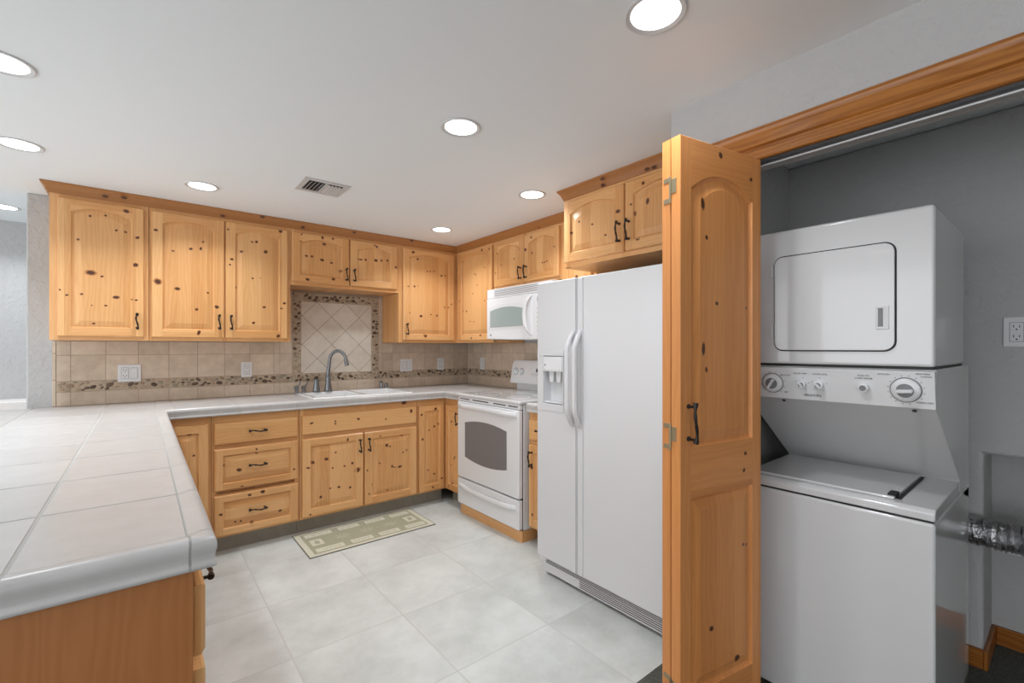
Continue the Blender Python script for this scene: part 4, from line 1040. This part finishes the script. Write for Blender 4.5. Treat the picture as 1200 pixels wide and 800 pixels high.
for tx, x, z, s_ in (('WATER TEMP', .199, 1.188, .0058), ('WATER LEVEL', .261, 1.188, .0058), ('KENMORE', .236, 1.112, .0092), ('PUSH TO', .384, 1.189, .006), ('START DRYER', .384, 1.180, .006),
                     ('TIMED DRY', .534, 1.113, .006), ('AUTO DRY', .437, 1.196, .0052), ('PERM PRESS', .530, 1.200, .0052), ('NORMAL', .538, 1.192, .0052), ('DELICATE', .150, 1.180, .006), ('OFF', .150, 1.118, .006)):
    text(tx, s_*1.25, fa, onf(x, z, .0006), rot=RT)
mb = MB(); rq = random.Random(5)
for cx, cz, r, n_ in ((.106, 1.150, .041, 12), (.489, 1.150, .044, 16), (.205, 1.152, .021, 5), (.257, 1.152, .023, 5)):
    for i in range(n_):
        a = 2*PI*i/n_+.2; x, z = cx+r*math.cos(a), cz+r*math.sin(a)
        if not FZ0+.004 < z < FZ1-.004: continue
        p = onf(x, z, .0004); mb.poly([(p[0]-.0022, p[1], p[2]-.0007), (p[0]+.0022, p[1], p[2]-.0007), (p[0]+.0022, p[1]-.0001, p[2]+.0007), (p[0]-.0022, p[1]-.0001, p[2]+.0007)])
mb.build('dial_marks', 'panel_print', fa)
for x in (.135, .505):
    mb = MB(); mb.lathe([(.006, 0), (.006, .003)], (0, 0, 0), 'y', 12); o = mb.build('screw', 'dark', LU); o.location = (x, .030, 1.086); o.rotation_euler = (.9, 0, 0)
for a in (.04, WL-.04):
    for y in (.05, .60):
        mb = MB(); mb.lathe([(.02, .004), (.02, .031)], (a, y, 0), 'z', 12); mb.build('foot', 'dark', LU)
# foil duct
mb = MB(); pts = []; rad = []; rq = random.Random(2)
P0 = [(2.540, .50, .50), (2.545, .40, .555), (2.540, .27, .563), (2.540, .12, .562), (2.555, -.05, .558), (2.62, -.20, .55), (2.74, -.27, .54), (2.862, -.28, .54)]
def cat(P, t_):
    n = len(P)-1; i = min(int(t_*n), n-1); f = t_*n-i
    p0, p1, p2, p3 = P[max(i-1, 0)], P[i], P[i+1], P[min(i+2, n)]
    return tuple(.5*(2*p1[k]+(p2[k]-p0[k])*f+(2*p0[k]-5*p1[k]+4*p2[k]-p3[k])*f*f+(3*p1[k]-p0[k]-3*p2[k]+p3[k])*f**3) for k in range(3))
NR = 150
for i in range(NR+1):
    p = cat(P0, i/NR); pts.append(tuple(p[k]+rq.uniform(-.0012, .0012) for k in range(3))); rad.append(.0515+(.0045 if i % 2 else -.0015)+rq.uniform(-.0015, .0015))
mb.tube(pts, rad, 22)
for i in range(len(mb.v)): mb.v[i] = tuple(c_+rq.uniform(-.0016, .0016) for c_ in mb.v[i])
tag(mb.build('vent_duct', 'foil', smooth=0), 'crinkled silver foil dryer duct running from behind the laundry unit', 'duct')

# ------------------------------------------------------------------ bifold closet doors
A_ = Vector((1.224, .736)); B_ = Vector((1.600, .667)); LW = (B_-A_).length; ang = math.atan2(B_.y-A_.y, B_.x-A_.x)
def leaf_ops():
    o_ = .046
    return [(o_, LW-.046, .985, 1.757, .055), (o_, LW-.046, .245, .831, 0)]
bf = thing('bifold_door', 'folded-open pine bifold closet door with arched panels and black pull', 'door', (A_.x, A_.y, .012), ang)
def leaf(y0, front, nm, kn):
    mb = MB(); x0, x1, z0, z1 = 0, LW, .015, 1.905
    def yy(y): return y if front else -y
    m2 = MB(); ops = leaf_ops()
    slab_edges(mb, x0, x1, z0, z1, -.0, .033, .002, 'z')
    X0, X1, Z0, Z1 = .002, LW-.002, z0+.002, z1-.002; ix0, ix1 = ops[0][0], ops[0][1]
    mb.board(); mb.poly([(X0, 0, Z0), (ix0, 0, Z0), (ix0, 0, Z1), (X0, 0, Z1)], 0, 'z')
    mb.board(); mb.poly([(ix1, 0, Z0), (X1, 0, Z0), (X1, 0, Z1), (ix1, 0, Z1)], 0, 'z')
    for a, b_ in ((Z0, .245), (.831, .985)): mb.board(); mb.poly([(ix0, 0, a), (ix1, 0, a), (ix1, 0, b_), (ix0, 0, b_)], 0, 'x')
    for op in ops: raised_panel(mb, op, 0, 1.0, 'z')
    cc_ = contour(ops[0], 0)[2:]; mb.board()
    for a, b_ in zip(cc_, cc_[1:]): mb.poly([(b_[0], 0, b_[1]), (a[0], 0, a[1]), (a[0], 0, Z1), (b_[0], 0, Z1)], 0, 'x')
    if kn: add_knots(mb, kn, (X0, X1, Z0, Z1), 0, ops)
    if not front:
        mb.v = [(x, .033-y, z) for x, y, z in mb.v]
    mb.v = [(x, y+y0, z-.012) for x, y, z in mb.v]
    return mb.build(nm, ['pine_door', 'knot', 'knot_ring', 'knot_ring'], bf, smooth=20, recalc=False)
l1 = leaf(0, True, 'door_leaf', KNOTS['bf'])
l2 = leaf(.037, False, 'door_leaf', rnd_knots(.03, LW-.03, .1, 1.8, 9))
for z, mt in ((1.744, 'brass'), (1.006, 'brass'), (.25, 'brass')):
    mb = MB(); mb.tube([(-.003, .035, z-.045), (-.003, .035, z+.035)], .0035, 10)
    mb.box(-.0018, .0003, .014, .035, z-.016, z+.026)
    mb.box(-.0018, .0003, .035, .062, z+.020, z+.034); mb.box(-.0018, .0003, .035, .062, z-.042, z-.028); mb.box(-.0018, .0003, .035, .041, z-.028, z+.020)
    mb.build('hinge', mt, bf, bevel=.0005)
hp = pull(l1, .034, 1.046, 0, True, .120); hp.location = (0, 0, 0)

# ------------------------------------------------------------------ rug
rg2 = thing('kitchen_mat', 'olive and cream patterned kitchen mat on the tile before the sink', 'mat', (.795, 2.938, 0), math.radians(.2))
RW, RH = .855, .415
mb = MB(); mb.box(0, RW, 0, RH, .0006, .0052); mb.build('mat_base', 'rug_cream', rg2)
mb = MB(); mb.box(-.004, RW+.004, -.004, 0, .0006, .006); mb.box(-.004, RW+.004, RH, RH+.004, .0006, .006); mb.box(-.004, 0, 0, RH, .0006, .006); mb.box(RW, RW+.004, 0, RH, .0006, .006); mb.build('binding', 'rug_edge', rg2)
mb = MB(); mb.box(.035, RW-.035, .030, RH-.030, .0053, .0060); zq = (.0061, .0066)
rr_ = random.Random(4)
for k in range(4):
    a = .055+k*.192
    for y0 in (.045, RH-.105): mb.box(a+(.03 if k else 0), a+.175, y0, y0+.06, *zq, mat=1)
for a in (.06, RW-.135): mb.box(a, a+.075, RH/2-.05, RH/2+.05, *zq, mat=1)
for cx in (.26, .43, .60):
    for k in range(9):
        a = 2*PI*k/9; r = .045; p = (cx+r*math.cos(a), RH/2+r*.9*math.sin(a))
        q = (p[0]+.012*math.cos(a+1.2), p[1]+.012*math.sin(a+1.2)); d_ = Vector((q[0]-p[0], q[1]-p[1])).normalized()*1; n_ = (-d_.y*.0025, d_.x*.0025)
        mb.prism([(cx+.01*math.cos(a)-n_[0], RH/2+.01*math.sin(a)-n_[1]), (cx+.01*math.cos(a)+n_[0], RH/2+.01*math.sin(a)+n_[1]), (q[0]+n_[0], q[1]+n_[1]), (q[0]-n_[0], q[1]-n_[1])], *zq, mat=1, axes='xy')
for k in range(4):
    a = .055+k*.192
    for y0 in (.045, RH-.105):
        for q in range(7):
            xx = a+.045+q*.016; mb.prism([(xx, y0+.02), (xx+.008, y0+.02+rr_.uniform(0, .01)), (xx+.011, y0+.034), (xx+.002, y0+.030+rr_.uniform(0, .01))], .0067, .0070, axes='xy')
for a in (.06, RW-.135):
    mb.prism([(a+.02, RH/2-.02), (a+.05, RH/2-.03), (a+.055, RH/2+.02), (a+.03, RH/2+.03)], .0067, .0070, axes='xy')
mb.build('woven_pattern', ['rug', 'rug_cream'], rg2)

# ------------------------------------------------------------------ recessed lights and ceiling vent
LT = [(1.107, .741, 'recessed ceiling light nearest the camera, above the closet corner'), (1.044, 1.641, 'recessed ceiling light in the middle of the kitchen ceiling'),
      (1.838, 2.090, 'recessed ceiling light just left of the refrigerator cabinet'), (1.830, 3.157, 'recessed ceiling light by the back right corner of the cabinets'),
      (.270, 3.173, 'recessed ceiling light over the left wall cabinets'), (-.436, 3.049, 'recessed ceiling light over the far part of the peninsula'),
      (-.357, 2.206, 'recessed ceiling light cut by the left edge of the picture'), (-.711, 4.461, 'small distant recessed ceiling light beyond the grey wall end'),
      (-1.9, 1.2, None), (-1.9, 3.6, None), (-.3, -.6, None), (-1.9, -1.2, None)]  # entries without a label: unseen lamps added to light the rest of the room
first = None
for x, y, lab in LT:
    if first is None:
        first = thing('recessed_light', lab, 'ceiling light', (x, y, ZC), 0, 'recessed ceiling lights')
        mb = MB(); mb.lathe([(.084, -.0002), (.084, -.004), (.080, -.006), (.068, -.003), (.066, -.0002)], seg=40)
        mb.f.pop(); mb.m.pop(); mb.uv.pop(); mb.f.pop(); mb.m.pop(); mb.uv.pop()
        tr = mb.build('trim_ring', 'trim_white', first)
        mb = MB(); mb.lathe([(.066, -.0022), (.06, -.0030), (.03, -.0042), (.002, -.0045)], seg=40)
        mb.f.pop(-2); mb.m.pop(-2); mb.uv.pop(-2)
        ln_ = mb.build('lens', 'lens', first)
        ld_ = bpy.data.lights.new('lamp', 'AREA'); ld_.shape = 'DISK'; ld_.size = .12; ld_.energy = LAMP; ld_.color = LCOL; ld_.spread = math.radians(SPREAD)
        lo_ = bpy.data.objects.new('lamp', ld_); COL.objects.link(lo_); lo_.parent = first; lo_.location = (0, 0, -.0062)
    else:
        c_ = first.copy(); COL.objects.link(c_); c_.location = (x, y, ZC)
        c_['label'] = lab or 'added recessed ceiling light outside the view, lighting the rest of the room'
        for ch in (tr, ln_, lo_):
            d_ = ch.copy(); COL.objects.link(d_); d_.parent = c_
vt = thing('ceiling_vent', 'white square ceiling air vent with dark louvres', 'vent', (.812, 2.755, ZC))
mb = MB(); a = .125
for q in ((-a, a, -.118, -.086), (-a, a, .086, .118), (-a, -.093, -.086, .086), (.093, a, -.086, .086)): mb.box(q[0], q[1], q[2], q[3], -.006, -.0003)
mb.build('frame', 'trim_white', vt, bevel=.002)
mb = MB(); mb.box(-.093, .093, -.086, .086, -.0012, -.0004); mb.build('duct_opening', 'black', vt)
for k in range(9):
    x = -.080+.020*k; s_ = 1 if k > 4 else -1
    if k == 4: mb = MB(); mb.box(-.004, .004, -.086, .086, -.010, -.0013)
    else: mb = MB(); mb.prism([(x-.008*s_, -.0014), (x-.006*s_, -.0014), (x+.006*s_, -.012), (x+.004*s_, -.012)], -.07, .086)
    mb.build('louvre', 'trim_white', vt)
